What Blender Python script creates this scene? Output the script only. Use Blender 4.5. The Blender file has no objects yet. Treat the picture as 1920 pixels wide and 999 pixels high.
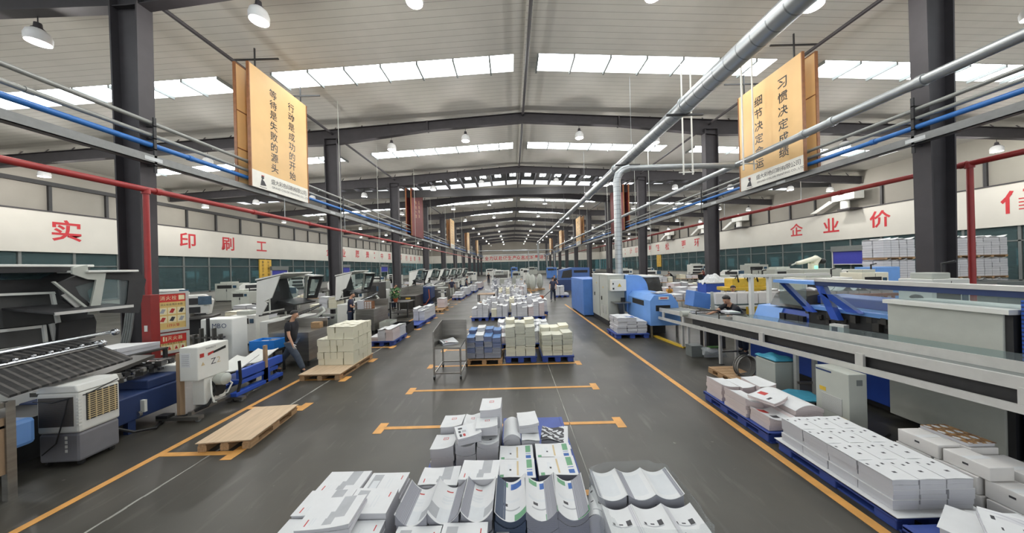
import bpy, math, random
from mathutils import Vector, Matrix, Quaternion
random.seed(7)
S = bpy.context.scene
C = S.collection
PI = math.pi
# ---------------------------------------------------------------- camera, world, exposure
FOC, CAMH, ROLL, PX0, PY0 = 554.0, 2.6, 0.026, 961.0, 499.0
cd = bpy.data.cameras.new('camera'); cam = bpy.data.objects.new('camera', cd); C.objects.link(cam)
cd.sensor_width = 36; cd.lens = 36 * FOC / 1920; cd.clip_start = .05; cd.clip_end = 400
cam.location = (0, 0, CAMH); cam.rotation_euler = (PI / 2, ROLL, 0)
S.camera = cam
W = bpy.data.worlds.new('sky'); S.world = W; W.use_nodes = True
W.node_tree.nodes['Background'].inputs[0].default_value = (.93, .97, 1, 1)
W.node_tree.nodes['Background'].inputs[1].default_value = 1.3
S.view_settings.view_transform = 'Standard'; S.view_settings.look = 'None'
S.view_settings.gamma = 1; S.view_settings.exposure = 0.0; S.view_settings.use_curve_mapping = False
SKYLIGHT = 9.0      # daylight through the roof panes
LAMP_W = 300.0      # high bay lamps
S.cycles.max_bounces = 6; S.cycles.diffuse_bounces = 4; S.cycles.glossy_bounces = 3; S.cycles.transparent_max_bounces = 12
S.cycles.sample_clamp_indirect = 4; S.cycles.caustics_reflective = False; S.cycles.caustics_refractive = False
# ---------------------------------------------------------------- measuring: a point of the photo on a known plane of the hall
_c, _s = math.cos(ROLL), math.sin(ROLL)
def UV(x, y):
    u, v = x - PX0, PY0 - y
    return u * _c + v * _s, -u * _s + v * _c
def G(x, y, z=0.0):
    U, V = UV(x, y); Y = FOC * (z - CAMH) / V
    return U * Y / FOC, Y
def P(x, y, Y):
    U, V = UV(x, y)
    return U * Y / FOC, CAMH + V * Y / FOC
# ---------------------------------------------------------------- materials
def lin(c):
    if isinstance(c, str): c = [int(c[i:i + 2], 16) / 255 for i in (0, 2, 4)]
    return tuple(v / 12.92 if v <= .04045 else ((v + .055) / 1.055) ** 2.4 for v in c) + (1,)
MATS = {}
def mat(name, col, rough=.5, metal=0., noise=.0, scale=8., col2=None, spec=.5, bump=0., stretch=None, alpha=1., emit=0., trans=0.):
    m = bpy.data.materials.new(name); m.use_nodes = True; MATS[name] = m
    n, l = m.node_tree.nodes, m.node_tree.links
    b = n['Principled BSDF']; b.inputs['Roughness'].default_value = rough; b.inputs['Metallic'].default_value = metal
    b.inputs['Specular IOR Level'].default_value = spec; b.inputs['Alpha'].default_value = alpha
    b.inputs['Transmission Weight'].default_value = trans
    c = lin(col); b.inputs['Base Color'].default_value = c
    if emit:
        b.inputs['Emission Color'].default_value = c; b.inputs['Emission Strength'].default_value = emit
    if noise or col2:
        tc = n.new('ShaderNodeTexCoord'); mp = n.new('ShaderNodeMapping'); l.new(tc.outputs['Object'], mp.inputs[0])
        if stretch: mp.inputs['Scale'].default_value = stretch
        t = n.new('ShaderNodeTexNoise'); t.inputs['Scale'].default_value = scale; t.inputs['Detail'].default_value = 5
        l.new(mp.outputs[0], t.inputs[0])
        r = n.new('ShaderNodeValToRGB'); l.new(t.outputs[0], r.inputs[0])
        d = lin(col2) if col2 else tuple(v * (1 - noise) for v in c[:3]) + (1,)
        r.color_ramp.elements[0].position = .35; r.color_ramp.elements[1].position = .65
        r.color_ramp.elements[0].color = d; r.color_ramp.elements[1].color = c
        l.new(r.outputs[0], b.inputs['Base Color'])
        if bump:
            bp = n.new('ShaderNodeBump'); bp.inputs['Strength'].default_value = bump; bp.inputs['Distance'].default_value = .01
            l.new(t.outputs[0], bp.inputs['Height']); l.new(bp.outputs[0], b.inputs['Normal'])
    return m
def stripes(name, col, col2, axis, period, duty=.12, rough=.6, metal=0.):   # repeated lines across one axis (seams, slats, page edges)
    m = mat(name, col, rough, metal); n, l = m.node_tree.nodes, m.node_tree.links; b = n['Principled BSDF']
    tc = n.new('ShaderNodeTexCoord'); sp = n.new('ShaderNodeSeparateXYZ'); l.new(tc.outputs['Object'], sp.inputs[0])
    d = n.new('ShaderNodeMath'); d.operation = 'DIVIDE'; d.inputs[1].default_value = period; l.new(sp.outputs['XYZ'.index(axis)], d.inputs[0])
    f = n.new('ShaderNodeMath'); f.operation = 'FRACT'; l.new(d.outputs[0], f.inputs[0])
    g = n.new('ShaderNodeMath'); g.operation = 'LESS_THAN'; g.inputs[1].default_value = duty; l.new(f.outputs[0], g.inputs[0])
    t = n.new('ShaderNodeTexNoise'); t.inputs['Scale'].default_value = 1.5; t.inputs['Detail'].default_value = 4; l.new(tc.outputs['Object'], t.inputs[0])
    x0 = n.new('ShaderNodeMix'); x0.data_type = 'RGBA'; l.new(t.outputs[0], x0.inputs[0])
    c = lin(col); x0.inputs[6].default_value = tuple(v * .88 for v in c[:3]) + (1,); x0.inputs[7].default_value = tuple(min(1, v * 1.08) for v in c[:3]) + (1,)
    x = n.new('ShaderNodeMix'); x.data_type = 'RGBA'; l.new(g.outputs[0], x.inputs[0]); l.new(x0.outputs[2], x.inputs[6]); x.inputs[7].default_value = lin(col2)
    l.new(x.outputs[2], b.inputs['Base Color'])
    return m
def glassy(name, col, mix=.5, rough=.05):                                  # a tinted pane: part see-through, part mirror
    m = bpy.data.materials.new(name); m.use_nodes = True; MATS[name] = m
    n, l = m.node_tree.nodes, m.node_tree.links; n.clear()
    o = n.new('ShaderNodeOutputMaterial'); t = n.new('ShaderNodeBsdfTransparent'); t.inputs[0].default_value = lin(col)
    p = n.new('ShaderNodeBsdfPrincipled'); p.inputs['Base Color'].default_value = lin(col); p.inputs['Roughness'].default_value = rough
    nz = n.new('ShaderNodeTexNoise'); nz.inputs['Scale'].default_value = 3.
    mr = n.new('ShaderNodeMapRange'); mr.inputs[3].default_value = max(0, mix - .06); mr.inputs[4].default_value = min(1, mix + .06)
    l.new(nz.outputs[0], mr.inputs[0])
    x = n.new('ShaderNodeMixShader'); l.new(mr.outputs[0], x.inputs[0]); l.new(t.outputs[0], x.inputs[1]); l.new(p.outputs[0], x.inputs[2])
    l.new(x.outputs[0], o.inputs[0])
    return m
mat('beam', '3d3a3d', .6, noise=.15, scale=3)
mat('concrete', '47443d', .42, noise=.0, col2='393731', scale=.9, spec=.5)
stripes('liner', 'b3b1a9', '8f8d86', 'Y', .30, .07)
mat('pane_sky', 'f4fbff', .5, emit=SKYLIGHT)
mat('wall_white', 'cfccc2', .6, noise=.06, scale=.6)
mat('wall_upper', '8f8b82', .7, noise=.1, scale=.5)
mat('wall_low', 'a9a9a2', .6, noise=.1, scale=.7)
mat('frame_grey', '6f7472', .5, noise=.08)
glassy('pane_teal', '7d989a', .26)
glassy('clear', 'e2eaea', .1)
glassy('film', 'f2f4f4', .13, .18)
glassy('smoked', '77756f', .36)
mat('red_sign', 'c22f36', .6, noise=.12, scale=20)
mat('orange_line', 'dca055', .55, noise=.2, scale=6, col2='c8934f')
mat('seam_white', 'a9a89f', .7, noise=.5, scale=3)
mat('red_pipe', '9c2c2b', .4, noise=.12, scale=5)
mat('grey_pipe', '8f918d', .45, .2, noise=.1)
mat('blue_pipe', '2f6fb8', .4, noise=.1)
mat('tray_grey', '7b7d7c', .45, .3, noise=.1)
stripes('spiral_duct', 'aeb3b5', '85898b', 'Y', .42, .07, .35, .75)
stripes('spiral_riser', 'aeb3b5', '85898b', 'Z', .2, .1, .35, .75)
mat('zinc', 'a9adae', .38, .6, noise=.12, scale=4)
mat('steel', 'a19e98', .33, .85, noise=.2, scale=2, stretch=(1, 1, 8))
mat('steel_dark', '5f5d5a', .38, .8, noise=.25, scale=2)
mat('chrome', 'c4c6c8', .2, .95, noise=.05)
mat('mach_white', 'e0e0d9', .45, noise=.05, scale=4)
mat('mach_grey', 'b4b7ae', .5, noise=.05, scale=4)
mat('mach_dark', '2b2b2c', .55, noise=.2, scale=10)
mat('black', '1b1b1c', .5, noise=.2, scale=8)
mat('rubber', '161616', .7, noise=.2)
mat('blue_mach', '74a3e4', .4, noise=.08, scale=3)
mat('blue_deep', '5382cb', .42, noise=.1, scale=3)
mat('navy_door', '353ba0', .5, noise=.08); mat('blue_dark', '46659f', .45, noise=.1); mat('blue_casing', '3054b2', .42, noise=.1, scale=3); mat('navy', '2a3c66', .45, noise=.12, scale=4)
mat('blue_plastic', '374f9a', .5, noise=.18, scale=4)
mat('blue_tub', '1f7fd8', .4, noise=.08)
mat('wood', 'b5926b', .7, noise=.3, scale=3, stretch=(14, 1, 14))
mat('ply', 'd3b999', .65, noise=.18, scale=2, stretch=(10, 1, 10))
mat('board', 'a58a6d', .6, noise=.2, scale=3)
mat('paper', 'd6d7d7', .7, noise=.04, scale=9)
stripes('pages', 'c9c9cc', 'b2b2b8', 'Z', .0095, .3)
mat('cream', 'e6e2cf', .75, noise=.05, scale=9)
stripes('cream_pages', 'e2ddc6', 'cfc9af', 'Z', .013, .3)
stripes('grey_pages', '97989f', '7d7e86', 'Z', .0095, .3)
stripes('navy_pages', '4d586b', '374255', 'Z', .011, .3)
stripes('pink_pages', 'd6cbc9', 'beb0ae', 'Z', .0095, .3)
mat('ink_grey', 'a9abae', .6, noise=.1); mat('ink_dark', '3c3c40', .6, noise=.3, scale=30); mat('ink_red', 'b7342f', .6, noise=.1)
mat('ink_blue', '2f62ad', .6, noise=.25, scale=20); mat('ink_bluepale', '5f88bd', .6, noise=.3, scale=6); mat('ink_green', '6a9f79', .6, noise=.1); mat('ink_light', 'cfd2d4', .6, noise=.06); mat('ink_tan', 'c9b58c', .6, noise=.1)
mat('ink_photo', 'b08a5a', .5, noise=.0, col2='5a3c2c', scale=30)
mat('banner', 'dfb87f', .6, noise=.08, scale=1.2); mat('banner_white', 'e4e2d8', .6, noise=.04); mat('banner_red', '6e2020', .65, noise=.2, scale=1.5); mat('gold', 'b88655', .5, noise=.2)
mat('frame_wood', '8a5a36', .6, noise=.2); mat('yellow_sign', 'dcb145', .6, noise=.1)
mat('hydrant', '86231f', .45, noise=.15, scale=3); mat('sign_red', 'd23a31', .5, noise=.06); mat('sign_tan', 'e0c179', .5, noise=.06); mat('sign_cream', 'efe3b8', .5, noise=.05); mat('alu', 'd0cfca', .4, .25, noise=.08)
mat('pane_far', 'cfe3ea', .5, emit=1.1); mat('lamp_glass', 'dcdcda', .35, noise=.05); mat('lamp_bulb', 'ffffff', .4, emit=1.5)
mat('yellow', 'd9b53c', .45, noise=.12); mat('green_glow', '7fe0b0', .4, emit=1.5); mat('screen', '3a556b', .2, noise=.3, scale=5)
mat('leaf', '4a7a3a', .5, noise=.35, scale=20); mat('carton', 'b58d63', .7, noise=.12, scale=3); mat('white_box', 'd9d6d2', .6, noise=.05)
mat('skin', 'c99a7d', .5, noise=.06); mat('hair', '1d1816', .5, noise=.3, scale=40); mat('tee', '1c1d24', .8, noise=.2, scale=15); mat('tee2', '2d2f45', .8, noise=.2, scale=15); mat('jeans', '4c5664', .8, noise=.25, scale=12); mat('denim', '2c3448', .8, noise=.2, scale=12)
mat('shoe', '222226', .5, noise=.2); mat('sole', 'd5d5d2', .5, noise=.05); mat('glove', 'd0cecb', .7, noise=.1); mat('mustard', 'c4923f', .8, noise=.2); mat('eye', '201a18', .3, noise=.1); mat('lip', 'a0645a', .5, noise=.1)
mat('cooler_white', 'd6d6d0', .45, noise=.04); mat('cooler_grey', '77767a', .5, noise=.06); stripes('cooler_mesh', '57524e', '37332f', 'Z', .016, .45)
stripes('perf', '2f5cb8', '17305f', 'Z', .05, .4); stripes('vent', 'c9cac6', '7b7c78', 'Z', .012, .4); mat('frame_dark', '4a4a49', .6, noise=.1); stripes('ribs2', '262626', '54514e', 'Y', .085, .3, .35); stripes('ribs', '262626', '6d6a66', 'X', .09, .3, .35)
mat('rust', 'b35a35', .7, noise=.2); mat('tarp_teal', '3f93ad', .5, noise=.15); mat('grey_panel', 'b9bbb2', .5, noise=.05)
# ---------------------------------------------------------------- mesh building
class M:
    def __init__(s): s.v = []; s.f = []; s.m = []; s.mats = []; s.cur = 0
    def use(s, name):
        if name not in s.mats: s.mats.append(name)
        s.cur = s.mats.index(name); return s
    def add(s, vs, fs):
        o = len(s.v); s.v += [tuple(p) for p in vs]
        for f in fs: s.f.append([i + o for i in f]); s.m.append(s.cur)
        return s
    def bx(s, x0, x1, y0, y1, z0, z1, rz=0., tilt=None):
        vs = [(x, y, z) for z in (z0, z1) for x, y in ((x0, y0), (x1, y0), (x1, y1), (x0, y1))]
        c = Vector(((x0 + x1) / 2, (y0 + y1) / 2, (z0 + z1) / 2))
        if rz: R = Matrix.Rotation(rz, 3, 'Z'); vs = [c + R @ (Vector(p) - c) for p in vs]
        if tilt: R = Matrix.Rotation(tilt[1], 3, tilt[0]); vs = [c + R @ (Vector(p) - c) for p in vs]
        return s.add(vs, [(3, 2, 1, 0), (4, 5, 6, 7), (0, 1, 5, 4), (1, 2, 6, 5), (2, 3, 7, 6), (3, 0, 4, 7)])
    def prism(s, pts, a0, a1, axis='y'):              # outline in the two other axes, given depth
        mk = {'x': lambda p, a: (a, p[0], p[1]), 'y': lambda p, a: (p[0], a, p[1]), 'z': lambda p, a: (p[0], p[1], a)}[axis]
        n = len(pts); vs = [mk(p, a0) for p in pts] + [mk(p, a1) for p in pts]
        return s.add(vs, [list(range(n))[::-1], list(range(n, 2 * n))] + [(i, (i + 1) % n, n + (i + 1) % n, n + i) for i in range(n)])
    def frame(s, outer, inner, a0, a1, axis='y'):     # a plate with a hole of the same corner count
        mk = {'x': lambda p, a: (a, p[0], p[1]), 'y': lambda p, a: (p[0], a, p[1]), 'z': lambda p, a: (p[0], p[1], a)}[axis]
        n = len(outer); vs = [mk(p, a) for a in (a0, a1) for q in (outer, inner) for p in q]
        fs = []
        for i in range(n):
            j = (i + 1) % n
            fs += [(i, j, n + j, n + i), (2 * n + i, 3 * n + i, 3 * n + j, 2 * n + j), (i, 2 * n + i, 2 * n + j, j), (n + i, n + j, 3 * n + j, 3 * n + i)]
        return s.add(vs, fs)
    def tube(s, path, r, n=10, cap=True):
        path = [Vector(p) for p in path]; rr = r if isinstance(r, (list, tuple)) else [r] * len(path)
        t0 = (path[1] - path[0]).normalized(); up = Vector((0, 0, 1)) if abs(t0.z) < .9 else Vector((1, 0, 0))
        nrm = (up - t0 * up.dot(t0)).normalized(); vs = []
        for i, p in enumerate(path):
            a = path[max(0, i - 1)]; b = path[min(len(path) - 1, i + 1)]; t = (b - a).normalized()
            nrm = (nrm - t * nrm.dot(t)).normalized(); bn = t.cross(nrm)
            k = 1.
            if 0 < i < len(path) - 1:
                d = (path[i] - a).normalized().dot(t); k = 1 / max(.6, d)
            for j in range(n):
                w = 2 * PI * j / n; vs.append(p + (nrm * math.cos(w) + bn * math.sin(w)) * rr[i] * (k if k < 1.2 else 1.05))
        fs = [(i * n + j, i * n + (j + 1) % n, (i + 1) * n + (j + 1) % n, (i + 1) * n + j) for i in range(len(path) - 1) for j in range(n)]
        if cap: fs += [list(range(n))[::-1], list(range((len(path) - 1) * n, len(path) * n))]
        return s.add(vs, fs)
    def lathe(s, prof, c=(0, 0, 0), n=16, axis='z'):
        vs = []
        for r, z in prof:
            for j in range(n):
                w = 2 * PI * j / n; a, b = r * math.cos(w), r * math.sin(w)
                p = {'z': (a, b, z), 'x': (z, a, b), 'y': (b, z, a)}[axis]
                vs.append((c[0] + p[0], c[1] + p[1], c[2] + p[2]))
        k = len(prof); fs = [(i * n + j, i * n + (j + 1) % n, (i + 1) * n + (j + 1) % n, (i + 1) * n + j) for i in range(k - 1) for j in range(n)]
        return s.add(vs, fs + [list(range(n))[::-1], list(range((k - 1) * n, k * n))])
    def ball(s, c, r, n=10):
        r = (r, r, r) if not isinstance(r, tuple) else r
        k = max(4, n // 2); vs = []
        for i in range(1, k):
            a = PI * i / k
            vs += [(c[0] + r[0] * math.sin(a) * math.cos(2 * PI * j / n), c[1] + r[1] * math.sin(a) * math.sin(2 * PI * j / n), c[2] - r[2] * math.cos(a)) for j in range(n)]
        m = len(vs); vs += [(c[0], c[1], c[2] - r[2]), (c[0], c[1], c[2] + r[2])]
        fs = [(i * n + j, i * n + (j + 1) % n, (i + 1) * n + (j + 1) % n, (i + 1) * n + j) for i in range(k - 2) for j in range(n)]
        fs += [(m, (j + 1) % n, j) for j in range(n)] + [(m + 1, (k - 2) * n + j, (k - 2) * n + (j + 1) % n) for j in range(n)]
        return s.add(vs, fs)
    def sheet(s, fn, nu, nv, th=.004, paint=None):     # thin curved slab: fn(u,v)->point; paint(u,v)->material name
        vs = []
        for k in (0, 1):
            for j in range(nv + 1):
                for i in range(nu + 1):
                    p = fn(i / nu, j / nv); vs.append((p[0], p[1], p[2] + (0 if k == 0 else -th)))
        o = len(s.v); s.v += vs; N = (nu + 1) * (nv + 1); base = s.cur
        at = lambda i, j, k=0: o + k * N + j * (nu + 1) + i
        for j in range(nv):
            for i in range(nu):
                if paint: s.use(paint((i + .5) / nu, (j + .5) / nv))
                s.f.append([at(i, j), at(i + 1, j), at(i + 1, j + 1), at(i, j + 1)]); s.m.append(s.cur)
                s.cur = base; s.f.append([at(i, j + 1, 1), at(i + 1, j + 1, 1), at(i + 1, j, 1), at(i, j, 1)]); s.m.append(s.cur)
        for i in range(nu):
            s.f += [[at(i, 0, 1), at(i + 1, 0, 1), at(i + 1, 0), at(i, 0)], [at(i, nv), at(i + 1, nv), at(i + 1, nv, 1), at(i, nv, 1)]]; s.m += [s.cur] * 2
        for j in range(nv):
            s.f += [[at(0, j), at(0, j + 1), at(0, j + 1, 1), at(0, j, 1)], [at(nu, j, 1), at(nu, j + 1, 1), at(nu, j + 1), at(nu, j)]]; s.m += [s.cur] * 2
        return s
    def build(s, name, mt=None, parent=None, bevel=0., smooth=False, loc=None, mods=None):
        me = bpy.data.meshes.new(name); me.from_pydata(s.v, [], s.f)
        for k in (s.mats or [mt]): me.materials.append(MATS[k])
        if s.mats:
            for p, i in zip(me.polygons, s.m): p.material_index = i
        if smooth: me.shade_smooth() if smooth is True else None
        me.update()
        o = bpy.data.objects.new(name, me); C.objects.link(o)
        if smooth == 'auto':
            for p in me.polygons: p.use_smooth = True
            md = o.modifiers.new('edges', 'EDGE_SPLIT'); md.split_angle = .7
        if bevel:
            md = o.modifiers.new('bevel', 'BEVEL'); md.width = bevel; md.segments = 2; md.limit_method = 'ANGLE'
        if parent is not None: o.parent = parent
        if loc: o.location = loc
        return o
def tag(o, label=None, cat=None, group=None, kind=None):
    if label: o['label'] = label
    if cat: o['category'] = cat
    if group: o['group'] = group
    if kind: o['kind'] = kind
    return o
def struct(o): o['kind'] = 'structure'; return o
def thing(name, label, cat, loc=(0, 0, 0), rz=0., group=None):
    o = bpy.data.objects.new(name, None); C.objects.link(o); o.empty_display_size = .1
    o.location = loc; o.rotation_euler = (0, 0, rz)
    return tag(o, label, cat, group)
def dup(root, loc=None, rz=None, label=None, group=None, sc=None):
    def cp(o, par):
        c = o.copy(); C.objects.link(c)
        if par is not None: c.parent = par
        for ch in o.children: cp(ch, c)
        return c
    r = cp(root, None)
    if loc: r.location = loc
    if rz is not None: r.rotation_euler = (0, 0, rz)
    if sc: r.scale = sc if isinstance(sc, tuple) else (sc,) * 3
    return tag(r, label, None, group)
ORD = ['first', 'second', 'third', 'fourth', 'fifth', 'sixth', 'seventh', 'eighth', 'ninth', 'tenth', 'eleventh', 'twelfth', 'thirteenth', 'fourteenth', 'fifteenth', 'sixteenth', 'seventeenth', 'eighteenth', 'nineteenth', 'twentieth']
# ---------------------------------------------------------------- lettering as flat mesh letters
_glyph = {}
def glyph(ch, bold=0.):
    k = (ch, bold)
    if k not in _glyph:
        cu = bpy.data.curves.new('letter', 'FONT'); cu.body = ch; cu.size = 1.; cu.offset = bold; cu.resolution_u = 2; cu.fill_mode = 'FRONT'
        ob = bpy.data.objects.new('letter', cu); C.objects.link(ob)
        bpy.context.view_layer.update()
        ev = ob.evaluated_get(bpy.context.evaluated_depsgraph_get()); me = ev.to_mesh()
        vs = [tuple(p.co) for p in me.vertices]; fs = [tuple(p.vertices) for p in me.polygons]
        ev.to_mesh_clear(); bpy.data.objects.remove(ob); bpy.data.curves.remove(cu)
        _glyph[k] = (vs, fs)
    return _glyph[k]
def letters(m, text, at, right, up, h, adv=None, vertical=False, bold=0.):     # each glyph scaled to box height h; 'at' centre of first glyph
    at, right, up = Vector(at), Vector(right).normalized(), Vector(up).normalized(); pen = 0.
    for ch in text:
        cjk = ord(ch) > 255
        a = adv if (adv is not None and (cjk or adv and vertical)) else None
        if ch != ' ':
            vs, fs = glyph(ch, bold)
            if vs:
                if cjk:
                    x0 = min(v[0] for v in vs); x1 = max(v[0] for v in vs); y0 = min(v[1] for v in vs); y1 = max(v[1] for v in vs)
                    k = h / max(y1 - y0, x1 - x0, .3); mx, my = (x0 + x1) / 2, (y0 + y1) / 2
                    f = (lambda v: ((v[0] - mx) * k, (v[1] - my) * k))
                    wd = h * 1.1
                else:
                    k = h / .7; wd = (max(v[0] for v in vs) + .08) * k; f = (lambda v: (v[0] * k - h / 2, (v[1] - .35) * k))
                o = at - up * pen if vertical else at + right * pen
                m.add([o + right * f(v)[0] + up * f(v)[1] for v in vs], fs)
        else: wd = h * .4
        pen += a if a is not None else wd
    return m
# ================================================================ the hall: floor, roof, frames, walls
RX, RZ, RS = .85, 11.7, .05
roof = lambda x: RZ - RS * abs(x - RX)
XL, XR, YE, YB = -30., 31., 104., -9.
COLX = (-10.2, 11.6)
FR = [8.05 + 9 * k for k in range(11)]
SKY = [(-28, -12.4), (-10.1, .3), (1.35, 11.6), (13.6, 28.5)]
m = M().bx(XL - 9, XR + 9, YB - 3, YE + .5, -.2, 0); fl = struct(m.build('floor', 'concrete'))
# --- floor shader: worn dark screed, paler scuffs and a soft sheen
def floor_nodes():
    mt = MATS['concrete']; n, l = mt.node_tree.nodes, mt.node_tree.links; b = n['Principled BSDF']
    tc = n.new('ShaderNodeTexCoord')
    def nz(sc, st, d=4):
        mp = n.new('ShaderNodeMapping'); mp.inputs['Scale'].default_value = st; l.new(tc.outputs['Object'], mp.inputs[0])
        t = n.new('ShaderNodeTexNoise'); t.inputs['Scale'].default_value = sc; t.inputs['Detail'].default_value = d; l.new(mp.outputs[0], t.inputs[0]); return t
    def ramp(t, p0, p1, c0, c1):
        r = n.new('ShaderNodeValToRGB'); r.color_ramp.elements[0].position = p0; r.color_ramp.elements[1].position = p1
        r.color_ramp.elements[0].color = c0; r.color_ramp.elements[1].color = c1; l.new(t.outputs[0], r.inputs[0]); return r
    old = b.inputs['Base Color'].links[0].from_socket
    scuff = ramp(nz(1.3, (6, 1, 1), 8), .58, .8, (0, 0, 0, 1), (.28, .28, .28, 1))
    spots = ramp(nz(9, (1, 1, 1), 2), .74, .78, (0, 0, 0, 1), (.5, .5, .5, 1))
    ad = n.new('ShaderNodeMix'); ad.data_type = 'RGBA'; ad.blend_type = 'ADD'; ad.inputs[0].default_value = 1; l.new(scuff.outputs[0], ad.inputs[6]); l.new(spots.outputs[0], ad.inputs[7])
    mx = n.new('ShaderNodeMix'); mx.data_type = 'RGBA'; l.new(ad.outputs[2], mx.inputs[0]); l.new(old, mx.inputs[6]); mx.inputs[7].default_value = lin('85827b')
    l.new(mx.outputs[2], b.inputs['Base Color'])
    rg = ramp(nz(.7, (1, 1, 1)), .3, .7, (.33, .33, .33, 1), (.45, .45, .45, 1)); l.new(rg.outputs[0], b.inputs['Roughness'])
floor_nodes()
# --- floor lines
LX, RXL = -5.19, 3.45
def line(name, boxes, mt):
    m = M()
    for b in boxes: m.bx(*b, 0.0005, .004)
    return struct(m.build(name, mt))
line('floor_line', [(LX - .05, LX + .05, 1.6, 62)], 'orange_line')
line('floor_line', [(RXL - .055, RXL + .055, 1.6, 19.6)], 'orange_line')
line('floor_line', [(1.75, 1.85, 26, 62)], 'orange_line')
for k in range(18):
    y = 4.29 + 1.41 * k
    line('floor_marking', [(LX + .05, -4.15, y - .045, y + .045), (-4.16, -4.0, y - .16, y + .16)], 'orange_line')
for y in (3.37, 4.85, 6.3, 7.84, 9.35, 12.4, 15.6):
    line('floor_marking', [(-2.16, 1.62, y - .04, y + .04), (-2.29, -2.15, y - .16, y + .16), (1.62, 1.76, y - .16, y + .16)], 'orange_line')
line('floor_seam', [(.872, .884, 2, 40)], 'seam_white')
m = M()
for k in range(90):
    y = 2.2 + k * .16
    if k < 62 or random.random() < .7: m.bx(-4.42 + random.uniform(-.012, 0), -4.405 + random.uniform(0, .014), y, y + .162, .0005, .003)
struct(m.build('floor_seam', 'seam_white'))
# --- roof lining with openings for the roof lights
def roofpiece(m, x0, x1, y0, y1, up=.0, th=.05):
    xs = [x0, x1] if not (x0 < RX < x1) else [x0, RX, x1]
    for a, b in zip(xs, xs[1:]):
        za, zb = roof(a) + up, roof(b) + up
        m.add([(a, y0, za), (b, y0, zb), (b, y1, zb), (a, y1, za), (a, y0, za + th), (b, y0, zb + th), (b, y1, zb + th), (a, y1, za + th)],
              [(0, 3, 2, 1), (4, 5, 6, 7), (0, 1, 5, 4), (1, 2, 6, 5), (2, 3, 7, 6), (3, 0, 4, 7)])
m = M(); y = YB; skyY = [f + 5.15 for f in [-.95] + FR[:-1]]
for sy in skyY:
    dark = abs(sy - (26.05 + 5.15)) < .1
    a, b = (sy - 2.6, sy + 1.6) if dark else (sy - .56, sy + .56)
    roofpiece(m, XL, XR, y, a)
    if not dark:
        xs = [XL] + [v for s in SKY for v in s] + [XR]
        for i in range(0, len(xs), 2): roofpiece(m, xs[i], xs[i + 1], a, b)
    y = b
roofpiece(m, XL, XR, y, YE); struct(m.build('ceiling', 'liner'))
nwin = 1
for sy in skyY:
    if abs(sy - 31.2) < .1: continue
    for x0, x1 in SKY:
        g = M(); roofpiece(g, x0, x1, sy - .56, sy + .56, .02, .02); o = struct(g.build('window_%d' % nwin, 'pane_sky')); nwin += 1
        d = M(); x = x0
        while x < x1 + .1:
            d.bx(x - .035, x + .035, sy - .56, sy + .56, roof(x) - .12, roof(x) + .015); x += 1.56
        f = d.build('window_frame', 'frame_grey', o)
# --- the bay without lining: dark sheet, purlins, small roof lights
m = M(); roofpiece(m, XL, XR, 28.6, 32.8, .5); m.bx(XL, XR, 28.5, 28.6, 9.5, 10.2); struct(m.build('ceiling_sheet', 'mach_dark'))
m = M()
for i in range(38):
    x = -28.5 + i * 1.56
    m.bx(x - .09, x + .09, 28.6, 32.8, roof(x) + .02, roof(x) + .3)
struct(m.build('ceiling_purlins', 'beam'))
g = M()
for i in range(37):
    x = -28.5 + (i + .5) * 1.56
    for q in (-.2, .15): g.bx(x + q - .14, x + q + .12, 30.2, 31.2, roof(x) + .44, roof(x) + .47)
struct(g.build('window_%d' % nwin, 'pane_sky'))
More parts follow.
